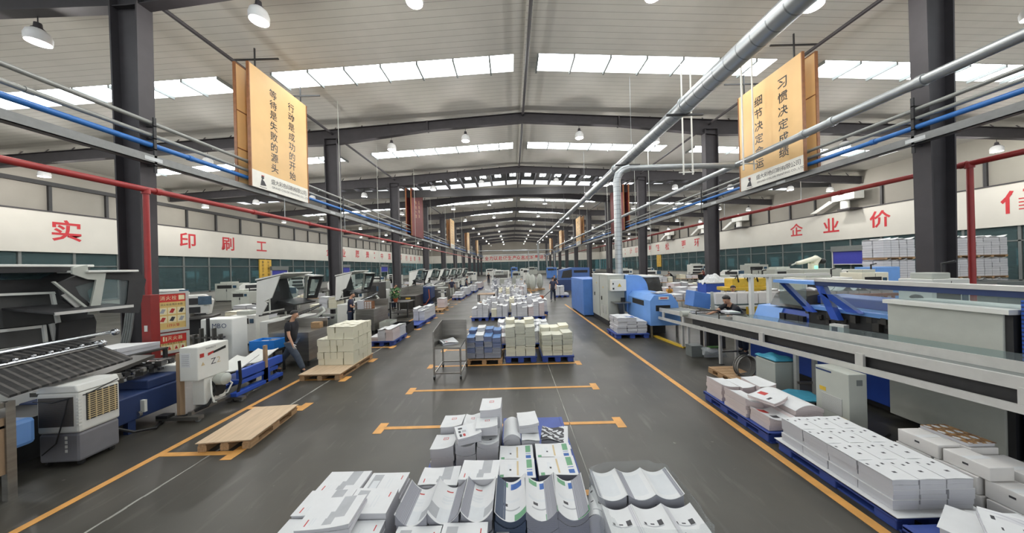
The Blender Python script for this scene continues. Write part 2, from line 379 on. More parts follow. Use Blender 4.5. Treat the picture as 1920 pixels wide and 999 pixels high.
# --- steel frames
for fy in FR:
    for cx in COLX:
        s = 1 if cx < 0 else -1
        zt = 10.2
        m = M()
        xo0, xo1, xi0, xi1 = cx - s * .22, cx - s * .36, cx + s * .33, cx + s * .36
        m.prism([(xo0, 0), (xi0, 0), (xi1, zt), (xo1, zt)], fy - .015, fy + .015, 'y')
        for a, b in ((xo0, xo1), (xi0, xi1)):
            m.prism([(a - .02, 0), (a + .02, 0), (b + .02, zt), (b - .02, zt)], fy - .18, fy + .18, 'y')
        m.bx(cx - .38, cx + .38, fy - .18, fy + .18, zt - .03, zt)
        struct(m.build('column', 'beam'))
    m = M(); th = .018
    def seg(x0, t0, b0, x1, t1, b1):
        m.prism([(x0, b0), (x1, b1), (x1, t1), (x0, t0)], fy - th, fy + th, 'y')
        for z0, z1 in ((t0, t1), (b0, b1)): m.prism([(x0, z0 - .02), (x1, z1 - .02), (x1, z1), (x0, z0)], fy - .14, fy + .14, 'y')
    tp = lambda x: 11.42 - .064 * abs(x - RX) if abs(x - RX) < 11 else 10.72 - .052 * (abs(x - RX) - 11)
    dp = lambda x: .52 if abs(x - RX) < 5.5 else (.52 + (abs(x - RX) - 5.5) / 5.5 * .32 if abs(x - RX) < 11 else max(.6, .84 - (abs(x - RX) - 11) * .04))
    xs = [XL, -22, -16, -10.15, -4.65, RX, 6.35, 11.85, 17.5, 23.5, XR]
    for a, b in zip(xs, xs[1:]): seg(a, tp(a), tp(a) - dp(a), b, tp(b), tp(b) - dp(b))
    x = XL + 1
    while x < XR:
        if abs(x - RX) > .8: m.add([(x - .025, fy + .02, tp(x) - .3), (x + .025, fy + .02, tp(x) - .3), (x + .025, fy + .55, roof(x)), (x - .025, fy + .55, roof(x)), (x - .025, fy + .06, tp(x) - .3), (x + .025, fy + .06, tp(x) - .3), (x + .025, fy + .59, roof(x)), (x - .025, fy + .59, roof(x))], [(0, 1, 2, 3), (7, 6, 5, 4), (0, 4, 5, 1), (1, 5, 6, 2), (2, 6, 7, 3), (3, 7, 4, 0)])
        x += 1.56
    for dx in (-4.65, 6.35): m.bx(dx - .04, dx + .04, fy - .15, fy + .15, tp(dx) - dp(dx) - .05, tp(dx))
    struct(m.build('roof_beam', 'beam'))
for x, z in ((COLX[0] + .05, 10.5), (COLX[1] - .05, 10.5), (RX, 11.3)):
    struct(M().tube([(x, YB, z), (x, YE, z)], .065, 8).build('roof_beam_tie', 'beam'))
struct(M().bx(RX - .12, RX + .12, YB, YE, 11.6, 11.69).build('trim_ridge', 'liner'))
# --- outer walls
def side_wall(x, sgn, name):
    a, b = (x - .3, x) if sgn < 0 else (x, x + .3)
    q = lambda d0, d1: (x - sgn * d1, x - sgn * d0) if sgn > 0 else (x + d0, x + d1)
    struct(M().bx(a, b, YB, YE, 0, .9).build('wall_' + name, 'wall_low'))
    struct(M().bx(a, b, YB, YE, 6.9, 10.4).build('wall_%s_upper' % name, 'wall_upper'))
    f0, f1 = q(0, .16); struct(M().bx(f0, f1, YB, YE, 4.3, 6.92).build('wall_%s_fascia' % name, 'wall_white'))
    f0, f1 = q(0, .22); struct(M().bx(f0, f1, YB, YE, 6.9, 6.98).build('trim_' + name, 'beam'))
    m = M(); f0, f1 = q(0, .14); y = YB + 1.2
    while y < YE:
        m.bx(f0, f1, y - .07, y + .07, 6.98, 8.62); y += 2.7
    f0, f1 = q(0, .25); m.bx(f0, f1, YB, YE, 8.6, 8.85); struct(m.build('wall_%s_studs' % name, 'mach_dark'))
    global nwin
    y = YB; k = 0
    while y < YE - 1:
        f0, f1 = q(-.1, .05); y1 = min(y + 9, YE)
        o = struct(M().bx(f0 + .04, f1 - .06, y + .1, y1 - .1, .95, 4.3).build('window_%d' % (nwin + 1), 'pane_teal')); nwin += 1
        m = M()
        for j in range(4): m.bx(f0, f1, y + j * 2.25 - .06, y + j * 2.25 + .06, .9, 4.3)
        m.bx(f0, f1, y, y1, .9, 1.0); m.bx(f0, f1, y, y1, 3.35, 3.42)
        m.build('window_frame', 'frame_grey', o); y += 9
    # the room beyond the glass: floor rails, racks, lit panes
    m = M(); g = M(); random.seed(17)
    for z in (1.5, 2.3, 3.1, 3.7): m.bx(x + sgn * 4.0 - .05, x + sgn * 4.0 + .05, YB, YE, z, z + .06)
    for k in range(40): m.bx(x + sgn * 3.9 - .05, x + sgn * 3.9 + .05, YB + k * 2.9, YB + k * 2.9 + .1, 0, 4.2)
    for k in range(60):
        yy = YB + random.random() * (YE - YB); zz = random.choice((1.56, 2.36, 3.16)); m.bx(x + sgn * 4.1 - .3, x + sgn * 4.1 + .3, yy, yy + random.uniform(.5, 1.6), zz, zz + random.uniform(.2, .6))
    struct(m.build('wall_%s_racks' % name, 'frame_grey'))
    for k in range(26):
        yy = YB + k * 4.4; g.bx(x + sgn * 8.5 - .05, x + sgn * 8.5 + .05, yy, yy + 1.3, 1.6, 3.0)
    struct(g.build('window_%d' % (nwin + 200), 'pane_far')); 
    for k in range(14):
        yy = YB + 3 + k * 8; L = struct(M().bx(x + sgn * 2.2 - .6, x + sgn * 2.2 + .6, yy, yy + .12, 4.3, 4.36).build('ceiling_lamp', 'lamp_bulb'))
    far = x + sgn * 8.7
    struct(M().bx(min(far, far + sgn * .2), max(far, far + sgn * .2), YB, YE, 0, 5).build('wall_%s_beyond' % name, 'mach_dark'))
    struct(M().bx(min(x, far), max(x, far), YB, YE, 4.9, 5.0).build('ceiling_beyond_' + name, 'frame_grey'))
side_wall(XL, -1, 'left'); side_wall(XR, 1, 'right')
struct(M().bx(XL, XR, YE, YE + .3, 0, .9).build('wall_end', 'wall_low'))
struct(M().bx(XL, XR, YE, YE + .3, 6.9, 12).build('wall_end_upper', 'wall_upper'))
struct(M().bx(XL, XR, YE - .16, YE + .2, 4.3, 6.92).build('wall_end_fascia', 'wall_white'))
nwin += 1; o = struct(M().bx(XL, XR, YE + .05, YE + .08, .95, 4.3).build('window_%d' % nwin, 'pane_teal'))
m = M()
for k in range(22): m.bx(XL + k * 2.9 - .06, XL + k * 2.9 + .06, YE - .02, YE + .1, .9, 4.3)
m.build('window_frame', 'frame_grey', o)
struct(M().bx(XL, XR, YE + 6, YE + 6.2, 0, 5).build('wall_end_beyond', 'frame_grey'))
# --- red slogans fixed on the white bands
FAS = {o.name: o for o in bpy.data.objects if o.name.endswith('fascia')}
def slogan(par, items, x, sgn, zc=5.77, h=1.42, name='slogan_lettering'):
    m = M()
    for ch, px in items:
        Y = FOC * abs(x) / abs(px - PX0 + (30 * _s)) if isinstance(px, (int, float)) else px[0]
        letters(m, ch, (x, Y, zc), (0, -sgn, 0), (0, 0, 1), h, bold=.018)
    return m.build(name, 'red_sign', FAS[par])
slogan('wall_left_fascia', [('实', 128), ('印', 354), ('刷', 429), ('工', 492), ('企', 618), ('业', 645), ('愿', 671), ('景', 690), ('：', 703), ('中', 717), ('国', 731), ('彩', 745), ('印', 752), ('行', 763), ('业', 771), ('领', 778), ('导', 787), ('者', 795)], XL + .172, -1)
slogan('wall_right_fascia', [('价', 1652), ('业', 1560), ('企', 1495), ('保', 1335), ('环', 1308), ('更', 1283), ('松', 1252), ('轻', 1234), ('更', 1220), ('刷', 1205), ('印', 1194), ('让', 1184), ('：', 1173), ('命', 1163), ('使', 1155), ('业', 1147), ('企', 1139), ('值', 1915)], XR - .172, 1)
m = M(); letters(m, '全力以赴做生产', P(913.5, 483.5, YE - .17)[:1] + (YE - .172, P(913.5, 484, YE)[1]), (1, 0, .0), (0, 0, 1), 1.45, adv=1.62, bold=.018)
letters(m, '众志成城零误活', (P(973, 483, YE)[0], YE - .172, P(973, 482.5, YE)[1]), (1, 0, .0), (0, 0, 1), 1.45, adv=1.62, bold=.018)
m.build('slogan_lettering', 'red_sign', FAS['wall_end_fascia'])
def wall_sign(x, Y, sgn, label):
    o = tag(M().bx(min(x, x + sgn * .12), max(x, x + sgn * .12), Y - .85, Y + .85, 1.75, 4.2).build('safety_sign', 'yellow_sign'), label, 'sign')
    m = M()
    for t, d in (('安全重于泰山', .4), ('事故出于麻痹', -.4)):
        letters(m, t, (x - sgn * .004, Y + d * -sgn, 3.9), (0, -sgn, 0), (0, 0, 1), .32, adv=.38, vertical=True)
    m.build('lettering', 'black', o)
wall_sign(XL + .16, FOC * 29.8 / 461, -1, 'tall yellow safety sign with two columns of black characters, left window wall')
wall_sign(XR - .16, FOC * 30.8 / 275, 1, 'tall yellow safety sign with two columns of black characters, right window wall')
# ================================================================ overhead: lamps, pipes, ducts, banners
def make_lamp(label):
    t = thing('high_bay_lamp', label, 'lamp', group='high bay lamps under the roof beams')
    M().lathe([(.03, .42), (.07, .4), (.08, .28), (.12, .24), (.13, .2), (.12, .18)], n=14).build('housing', 'beam', t, smooth='auto')
    M().lathe([(.12, .22), (.2, .15), (.24, .03), (.235, -.1), (.22, -.14), (.205, -.12), (.21, .02), (.17, .13)], n=18).build('shade', 'lamp_glass', t, smooth='auto')
    M().ball((0, 0, -.06), .09, 10).build('bulb', 'lamp_bulb', t, smooth=True)
    M().tube([(0, 0, .42), (0, 0, .62)], .012, 6).build('hook', 'beam', t)
    ld = bpy.data.lights.new('lamp_light', 'POINT'); ld.energy = LAMP_W; ld.color = (1, .965, .92); ld.shadow_soft_size = .1
    lo = bpy.data.objects.new('lamp_light', ld); C.objects.link(lo); lo.parent = t; lo.location = (0, 0, -.3)
    return t
farlight = bpy.data.lights.new('lamp_light_far', 'POINT'); farlight.energy = LAMP_W * .5; farlight.color = (1, .965, .92); farlight.shadow_soft_size = .1
lamp0 = None; LXS = (-27, -22.5, -17.5, -12.9, -6.8, -2.5, 4.1, 8.5, 14.6, 19.5, 24.8, 28.3)  # some side-bay positions are added lamps, put in to brighten the wall bands
for i, fy in enumerate(FR):
    for j, x in enumerate(LXS):
        lab = 'white high bay lamp, %s from left under the %s roof beam from the camera' % (ORD[j], ORD[i])
        if lamp0 is None: lamp0 = make_lamp(lab); o = lamp0
        else: o = dup(lamp0, label=lab)
        o.location = (x, fy + .1, tp(x) - dp(x) - .6)
        if i >= 3:
            for ch in o.children:
                if ch.type == 'LIGHT': ch.data = farlight
# --- long pipe runs on the column faces
def run(name, label, x, z, r, mt, y0=-3., y1=YE - 3, collars=True, step=6.):
    o = tag(M().tube([(x, y0, z), (x, y1, z)], r, 12).build(name, mt, smooth='auto'), label, 'pipe')
    if collars:
        m = M(); y = y0 + 2
        while y < 60: m.tube([(x, y - .06, z), (x, y + .06, z)], r * 1.22, 12); y += step
        m.build('collars', mt, o)
    return o
for sx, side in ((-9.72, 'left'), (11.1, 'right')):
    run('service_pipe', 'upper grey service pipe running along the %s columns' % side, sx, 6.76 if sx < 0 else 6.58, .055, 'grey_pipe')
    run('service_pipe', 'lower grey service pipe running along the %s columns, just above the blue one' % side, sx, 6.42 if sx < 0 else 6.33, .055, 'grey_pipe', step=7.)
    run('water_pipe', 'blue pipe running along the %s columns' % side, sx, 6.15 if sx < 0 else 6.1, .07, 'blue_pipe', step=5.)
    m = M(); m.bx(sx - .1, sx + .1, -3, YE - 3, 5.64, 5.66); m.bx(sx - .1, sx - .09, -3, YE - 3, 5.64, 5.86); m.bx(sx + .09, sx + .1, -3, YE - 3, 5.64, 5.86)
    tr = tag(m.build('cable_tray', 'tray_grey'), 'grey sheet metal cable tray below the blue pipe along the %s columns' % side, 'cable tray')
    m = M()
    for k in range(24): m.bx(sx - .105, sx + .105, 4 + k * 4 - .2, 4 + k * 4 + .2, 5.7, 5.8)
    m.build('joint_plates', 'zinc', tr)
    s = 1 if sx < 0 else -1
    for i, fy in enumerate(FR):
        m = M()
        for z in (5.6, 6.05, 6.34, 6.68): m.bx(min(sx - s * .2, sx + s * .1), max(sx - s * .2, sx + s * .1), fy - .03, fy + .03, z - .03, z)
        m.bx(sx + s * .06, sx + s * .1, fy - .03, fy + .03, 5.4, 6.9)
        tag(m.build('pipe_bracket', 'mach_dark'), 'dark bracket carrying the pipes on the %s %s column' % (ORD[i], side), 'bracket', 'pipe brackets')
def red_pipe(x, z, side, drop):
    o = run('fire_pipe', 'long red fire main below the cable tray on the %s side' % side, x, z, .075, 'red_pipe', step=3.)
    if drop: M().tube([(x, drop[0], z), (x, drop[0], drop[1])], .06, 12).build('drop_pipe', 'red_pipe', o, smooth='auto'); M().tube([(x, drop[0], z - .12), (x, drop[0], z + .02)], .085, 12).build('tee', 'red_pipe', o, smooth='auto')
    for k in range(14):
        y = 12.5 + k * 4.5
        M().tube([(x, y, z), (x, y, z + .85)], .015, 6).build('hanger', 'zinc', o)
red_pipe(-9.55, 4.87, 'left', (7.75, .9)); red_pipe(12.3, 5.03, 'right', (7.9, .9))
# --- spiral duct and its neighbours
DX, DZ = 5.8, 7.72
t = thing('spiral_duct', 'thick silver spiral duct running the length of the hall under the roof', 'duct', (0, 0, 0))
M().tube([(DX, -2, DZ), (DX, 9.6, DZ)], .26, 24).build('duct_section', 'spiral_duct', t, smooth='auto')
M().tube([(DX, 9.6, DZ), (DX, 22, DZ)], .235, 24).build('duct_section', 'spiral_duct', t, smooth='auto')
M().tube([(DX, 22, DZ), (DX, 64, DZ)], .2, 16).build('duct_section', 'spiral_duct', t, smooth='auto')
M().tube([(DX, 64, DZ), (DX, 64.4, DZ - .25), (DX, 64.5, DZ - .7), (DX, 64.5, 1.6)], .18, 12).build('downpipe', 'spiral_riser', t, smooth='auto')
for y in (9.6, 16, 22, 34, 46): M().tube([(DX, y - .05, DZ), (DX, y + .05, DZ)], .285, 20).build('flange', 'zinc', t, smooth='auto')
for y in (5, 14, 23, 32, 41, 50): M().tube([(DX, y, DZ), (DX, y, roof(DX))], .008, 6).build('hanger_rod', 'zinc', t)
for y in (9.7, 14.5): M().bx(DX - .6, DX + .6, y - .03, y + .03, DZ - .32, DZ - .26).build('support_bar', 'mach_dark', t)
QX, QZ = 10.1, 6.86
t = thing('extraction_pipe', 'slim silver pipe branching from the binder riser to the right of the thick duct', 'duct', (0, 0, 0))
M().tube([(QX, -2, QZ), (QX, 70, QZ)], .125, 16).build('main_pipe', 'zinc', t, smooth='auto')
RXX, RYY = 4.78, 13.2
M().tube([(RXX, RYY, 2.12), (RXX, RYY, QZ - .55), (RXX + .08, RYY, QZ - .28), (RXX + .28, RYY, QZ - .08), (RXX + .55, RYY, QZ)], .16, 16).build('riser', 'spiral_riser', t, smooth='auto')
M().tube([(RXX + .5, RYY, QZ), (QX, RYY, QZ)], .12, 16).build('branch_pipe', 'zinc', t, smooth='auto')
for y in (3, 7.2, 9.2, 10.1, 13.2, 17, 21, 30, 40): M().tube([(QX, y - .06, QZ), (QX, y + .06, QZ)], .15, 14).build('collar', 'zinc', t, smooth='auto')
for x, y in ((7.6, 12.9), (8.0, 12.9), (QX + .25, 12.5), (QX - .2, 12.5)):
    M().tube([(x, y, QZ - .45), (x, y, roof(x))], .032, 8).build('hanger_tube', 'mach_white', t, smooth='auto')
M().tube([(7.4, 12.9, QZ - .35), (8.05, 12.9, QZ - .35)], .03, 6).build('cradle', 'mach_white', t); M().tube([(QX - .3, 12.5, QZ - .17), (QX + .35, 12.5, QZ - .17)], .03, 6).build('cradle', 'mach_white', t)
for i, (y, x0, x1, z) in enumerate(((66, -2, 9, 6.1), (72, -5, 8, 5.4), (80, -9, 4, 7.0))):
    o = tag(M().tube([(x0, y, z), (x1, y, z), (x1 + .5, y, z - .3), (x1 + .6, y, 0)], .11, 10).build('cross_pipe', 'zinc', smooth='auto'), 'silver pipe crossing the far end of the hall, %s from the camera' % ORD[i], 'duct')
# --- hanging banners
def banner(x, y0, y1, z0, z1, sgn, kind, label, cols, logo=True):
    w = y1 - y0; t = thing('hanging_banner', label, 'banner', (x, (y0 + y1) / 2, z0), 0, 'slogan banners along the columns')
    fm = {'y': 'banner', 'r': 'banner_red'}[kind]; X = lambda d: (-sgn * d)
    zw = (z1 - z0) * .14 if kind == 'y' else 0
    m = M().use(fm).bx(-.03, .03, -w / 2, w / 2, zw, z1 - z0)
    if zw: m.use('banner_white').bx(-.03, .03, -w / 2, w / 2, 0, zw)
    m.build('panel', None, t)
    f = .04
    for a in (-w / 2 - f, w / 2): M().bx(-.05, .05, a, a + f, 0, z1 - z0).build('edge_frame', 'frame_wood', t)
    m = M()
    for a in (-w * .4, w * .4): m.bx(-.02, .02, a - .02, a + .02, z1 - z0, roof(x) - z0 - .1); m.bx(-.9, .9, a - .025, a + .025, roof(x) - z0 - .55, roof(x) - z0 - .5)
    m.build('hanger', 'mach_dark', t)
    m = M(); e = -sgn * .034
    for txt, fy, ztop, h, adv in cols:
        letters(m, txt, (e, fy, ztop), (0, -sgn, 0) if sgn > 0 else (0, 1, 0), (0, 0, 1), h, adv=adv, vertical=True, bold=.012)
    m.build('lettering', 'black' if kind == 'y' else 'gold', t)
    if logo:
        m = M(); zc = zw * .5; r = (0, -sgn, 0) if sgn > 0 else (0, 1, 0); q = lambda d: -d if sgn > 0 else d
        letters(m, '盛大彩色印刷有限公司', (e, q(-.52), zc + .09), r, (0, 0, 1), .2, adv=.2)
        letters(m, 'GRAND COLOR PRINTING CO., LTD', (e, q(-.55), zc - .13), r, (0, 0, 1), .085)
        m.build('company_lettering', 'ink_dark', t)
        m = M().use('ink_dark'); c = q(-1.0)
        m.bx(e - .004, e + .004, c - .16, c + .16, zc - .26, zc - .245); m.prism([(c - .12, zc - .2), (c + .14, zc - .17), (c + .05, zc - .02), (c - .06, zc + .06), (c - .1, zc - .08)], e - .004, e + .004, 'x')
        m.ball((e, c - .02, zc + .12), (.005, .07, .075)); m.use('ink_red').bx(e - .006, e + .006, c - .07, c + .05, zc + .17, zc + .2)
        m.build('logo', None, t)
    return t
def bpair(i, y0, y1, kind, far=False):
    for sgn, x, side in ((-1, -9.5, 'left'), (1, 10.85, 'right')):
        z0, z1 = (5.82, 10.38) if sgn < 0 else (5.82, 10.2)
        if kind == 'y':
            a = (('行动是成功的开始', 8), ('等待是失败的源头', 8)) if sgn < 0 else (('习惯决定成绩', 6), ('细节决定命运', 6))
            p = .425 if sgn < 0 else .54; h = .36 if sgn < 0 else .42
            # text columns read right to left as seen from the aisle
            cols = [(a[0][0], (.55 if sgn < 0 else -.72), (3.95 if sgn < 0 else 3.72), h, p), (a[1][0], (-.42 if sgn < 0 else .42), (3.95 if sgn < 0 else 3.65), h, p)]
        else: cols = [('爱岗敬业', .5, 3.6, .36, .45), ('争创一流', -.5, 3.4, .36, .45)]
        col = 'yellow' if kind == 'y' else 'dark red'
        banner(x, y0, y1, z0, z1, sgn, kind, 'big %s slogan banner facing the aisle, %s on the %s side' % (col, ORD[i], side), cols, kind == 'y')
        t = thing('hanging_banner', 'back panel of the %s %s banner on the %s side, facing outwards' % (ORD[i], col, side), 'banner', (x + sgn * .5, (y0 + y1) / 2, z0), 0, 'slogan banners along the columns')
        w = y1 - y0; m = M().bx(-.03, .03, -w / 2, w / 2, 0, z1 - z0); m.build('panel', 'banner' if kind == 'y' else 'banner_red', t)
        m = M()
        for a in (-w / 2 - .03, w / 2): m.bx(-.05, .05, a, a + .03, 0, z1 - z0)
        for z in (.0, 1.4, 2.8, z1 - z0 - .03): m.bx(-.05, .05, -w / 2, w / 2, z, z + .03)
        m.build('edge_frame', 'frame_wood', t)
for i, (a, b, k) in enumerate(((10.85, 13.85, 'y'), (28.3, 31.9, 'r'), (46, 49.2, 'y'), (63.5, 66.7, 'y'), (81, 84.2, 'y'))): bpair(i, a, b, k)
# --- ventilation units on top of the right hand band
for i, (px, py) in enumerate(((1592, 371), (1390, 409), (1322, 427), (1257, 439), (1215, 448))):
    U, V = UV(px, py); Y = FOC * 30.2 / U
    t = thing('ventilation_unit', 'white ventilation unit with slanted duct above the right wall band, %s from the camera' % ORD[i], 'ventilation unit', (30.1, Y, 6.98), 0, 'ventilation units on the right wall'); M().bx(-.4, .92, -.5, .5, -.1, .02).build('wall_bracket', 'beam', t)
    M().bx(-.45, .45, -.9, .9, .75, 1.45).build('casing', 'mach_white', t, bevel=.03); M().tube([(0, .2, .02), (0, .2, .75)], .3, 14).build('neck', 'mach_white', t, smooth='auto')
    M().prism([(2.4, .02), (3.0, .02), (1.2, .95), (.9, .75)], -.35, .35, 'x').build('slanted_duct', 'mach_white', t)
# ---- thin hanging cables
random.seed(41)
for i in range(14):
    sd = -1 if i % 2 == 0 else 1; x = (-8.2 if sd < 0 else 9.0) + random.uniform(-1.2, .8); y = 15 + i * 2.6
    tag(M().tube([(x, y, roof(x)), (x + .03, y, 2.2)], .012, 5).build('drop_cable', 'mach_grey'), 'thin hanging power cable, %s on the %s side from the camera' % (ORD[i // 2], 'left' if sd < 0 else 'right'), 'cable', 'thin hanging cables')
# ================================================================ pallets and paper
stripes('u_white', 'cdcdd0', 'a5a5ab', 'Z', .13, .2); stripes('u_cream', 'dfdac4', 'bfb89d', 'Z', .15, .2)
stripes('u_grey', '9a9ca6', '73747d', 'Z', .13, .25); stripes('u_navy', '7d86a3', '5a6280', 'Z', .13, .25); stripes('u_pink', 'd6c9c8', 'b2a2a1', 'Z', .11, .22)
def blue_pallet(label, x0, x1, y0, y1, group='blue plastic pallets', top=True, mt='blue_plastic', feet=3):
    w, d = (x1 - x0) / 2, (y1 - y0) / 2
    t = thing('plastic_pallet', label, 'pallet', (x0 + w, y0 + d, 0), 0, group)
    m = M().bx(-w, w, -d, d, .118, .15)
    for a in (-w, w - .05): m.bx(a, a + .05, -d, d, .1, .154)
    m.build('deck', mt, t, bevel=.008)
    for i in range(3):
        for j in range(feet):
            x = (-w + .11, 0, w - .11)[i]; y = -d + .11 + j * (2 * d - .22) / (feet - 1)
            M().bx(x - .09, x + .09, y - .09, y + .09, .0, .12).build('foot', mt, t, bevel=.012)
    for i in range(3):
        x = (-w + .11, 0, w - .11)[i]; M().bx(x - .07, x + .07, -d, d, .0, .022).build('skid', mt, t)
    return t
def wood_pallet(label, x0, x1, y0, y1, rz=0., ply=0, group='wooden pallets', h=.13):
    w, d = (x1 - x0) / 2, (y1 - y0) / 2
    t = thing('wooden_pallet', label, 'pallet', (x0 + w, y0 + d, 0), rz, group)
    m = M(); n = max(5, int(2 * d / .16)); p = 2 * d / n
    for k in range(n): m.bx(-w, w, -d + k * p + .008, -d + (k + 1) * p - .008, h - .02, h)
    m.build('deck_boards', 'wood', t)
    for i in range(3):
        for j in range(3):
            x = (-w + .06, 0, w - .06)[i]; y = (-d + .08, 0, d - .08)[j]
            M().bx(x - .06, x + .06, y - .08, y + .08, .018, h - .04).build('block', 'wood', t)
    for i in range(3):
        x = (-w + .06, 0, w - .06)[i]
        M().bx(x - .055, x + .055, -d, d, 0, .018).build('bottom_board', 'wood', t); M().bx(x - .05, x + .05, -d, d, h - .04, h - .02).build('stringer', 'wood', t)
    for k in range(ply):
        e = .01 + random.uniform(-.01, .012); M().bx(-w - e, w + e, -d - e, d + e, h + k * .014, h + k * .014 + .012, rz=random.uniform(-.01, .01)).build('plywood_sheet', 'ply' if k == ply - 1 else 'wood', t)
    return t
# --- one pile of printed sheets: a leafy body and the cover on top
def curl(kind, w, d, a):
    if kind == 'valley': return lambda u, v: a * ((2 * u - 1) ** 2)
    if kind == 'ridge': return lambda u, v: a * (1 - (2 * u - 1) ** 2)
    if kind == 'lift': return lambda u, v: a * (u ** 3) * (.4 + .6 * (1 - v))
    if kind == 'liftl': return lambda u, v: a * ((1 - u) ** 3)
    if kind == 'front': return lambda u, v: a * ((1 - v) ** 2)
    if kind == 'wave': return lambda u, v: a * (.5 + .5 * math.sin(u * 5 + v * 3))
    return lambda u, v: 0.
def pile(label, x0, x1, y0, y1, z0, z1, edge='pages', cover='paper', kind='flat', a=.04, paint=None, rz=0., jit=.008, group=None, name='paper_stack', cat='paper stack', n=5, nu=40, nv=30):
    w, d, h = x1 - x0, y1 - y0, z1 - z0; cx, cy = (x0 + x1) / 2, (y0 + y1) / 2; f = curl(kind, w, d, a)
    m = M().use(edge)
    for k in range(n):                                 # a few bundles, each bent like the pile
        jx, jy = random.uniform(-jit, jit), random.uniform(-jit, jit); s = (k + 1) / n; s0 = k / n
        pts = []
        nn = 8 if kind in ('valley', 'ridge', 'lift', 'liftl', 'wave') else 1
        for zz, ss in ((0, s0), (1, s)):
            for v in (0, 1):
                for i in range(nn + 1):
                    u = i / nn; pts.append((-w / 2 + u * w + jx, -d / 2 + v * d + jy, (h + f(u, v) - (a * .6 + .002 if kind == 'wave' else 0)) * ss))
        N = nn + 1; fs = []
        for i in range(nn):
            fs += [(i + 1, i, N + i, N + i + 1), (2 * N + i, 2 * N + i + 1, 3 * N + i + 1, 3 * N + i), (i, i + 1, 2 * N + i + 1, 2 * N + i), (N + i + 1, N + i, 3 * N + i, 3 * N + i + 1)]
        fs += [(N, 0, 2 * N, 3 * N), (N - 1, 2 * N - 1, 4 * N - 1, 3 * N - 1)]
        m.add(pts, fs)
    o = tag(m.build(name, None, None, loc=(cx, cy, z0)), label, cat, group); o.rotation_euler = (0, 0, rz)
    e = .004
    s = M().use(cover); s.sheet(lambda u, v: (-w / 2 - e + u * (w + 2 * e), -d / 2 - e + v * (d + 2 * e), h + f(u, v) + .004), nu, nv, .004, paint)
    s.build('cover_sheet', None, o)
    return o
def blocks(rects, base=None):                          # printed rectangles on a cover: (u0,u1,v0,v1,ink)
    def paint(u, v):
        r = base or 'paper'
        for a, b, c, d, k in rects:
            if a <= u < b and c <= v < d: r = k
        return r
    return paint
COVA = blocks([(.55, .8, .5, 1, 'ink_grey'), (.48, .8, .3, .5, 'ink_grey'), (.44, .62, .1, .3, 'ink_grey'), (.13, .155, .1, .3, 'ink_red'), (.2, .23, .12, .34, 'ink_light'), (.26, .28, .12, .34, 'ink_light')])
COVA2 = blocks([(.1, .36, .1, .9, 'ink_grey'), (.14, .33, .2, .6, 'ink_light'), (.84, .87, .65, .82, 'ink_red'), (.55, .58, .25, .7, 'ink_light'), (.62, .65, .25, .7, 'ink_light')])
COVB = blocks([(.3, .52, .84, .865, 'ink_red'), (.25, .6, .66, .7, 'ink_light'), (.25, .6, .58, .62, 'ink_light'), (.25, .6, .5, .54, 'ink_light'), (.0, .25, .08, .34, 'ink_grey'), (.25, .7, .05, .38, 'ink_light'), (.7, 1, .08, .3, 'ink_grey')])
COVC = blocks([(.78, .93, .5, .95, 'ink_green'), (.78, .93, .1, .45, 'ink_blue'), (.78, .93, .3, .4, 'ink_light'), (.5, .56, .1, .9, 'ink_tan'), (.25, .34, .3, .7, 'ink_light'), (.3, .34, .35, .45, 'ink_dark'), (.05, .14, 0, .14, 'ink_green')])
COVD = blocks([(.12, .4, .82, .96, 'ink_green'), (.5, .88, .76, .94, 'ink_blue'), (.42, .48, .78, .94, 'ink_light'), (.1, .8, .45, .5, 'ink_light'), (.25, .4, .34, .4, 'ink_dark'), (.2, .8, .22, .27, 'ink_grey'), (.62, 1, 0, .12, 'ink_green')])
COVF = blocks([(.2, .8, .2, .8, 'paper'), (.14, .86, .12, .86, 'ink_light'), (.2, .8, .06, .08, 'ink_grey')])
COVF2 = blocks([(.15, .8, .5, .54, 'ink_grey'), (.2, .28, .55, .6, 'ink_dark'), (.4, .52, .56, .61, 'ink_dark'), (.66, .8, .55, .66, 'ink_dark'), (.3, .36, .3, .34, 'ink_dark')])
COVK = blocks([(.1, .22, .75, .8, 'ink_dark'), (.4, .5, .7, .75, 'ink_dark'), (.7, .82, .78, .83, 'ink_dark'), (.15, .3, .4, .45, 'ink_dark'), (.55, .68, .35, .4, 'ink_dark'), (.3, .8, .15, .18, 'ink_grey')])
COVR = blocks([(.4, .62, .6, .76, 'ink_red'), (.43, .59, .63, .73, 'paper'), (.46, .56, .66, .7, 'ink_grey'), (.2, .5, .2, .23, 'ink_light'), (.2, .6, .3, .33, 'ink_light'), (.75, .9, .1, .14, 'ink_light')])
COVP = blocks([(.1, .5, .1, .9, 'ink_light'), (.1, .2, .15, .35, 'ink_dark'), (.25, .36, .15, .35, 'ink_red'), (.1, .2, .45, .6, 'ink_dark'), (.25, .42, .45, .6, 'ink_grey'), (.12, .3, .7, .85, 'ink_dark')])
BW = lambda u, v: ('ink_dark' if math.sin(u * 23 + 3 * math.sin(v * 13)) + math.sin(v * 17 + u * 9) > -.3 else 'ink_light') if u < .85 else 'paper'
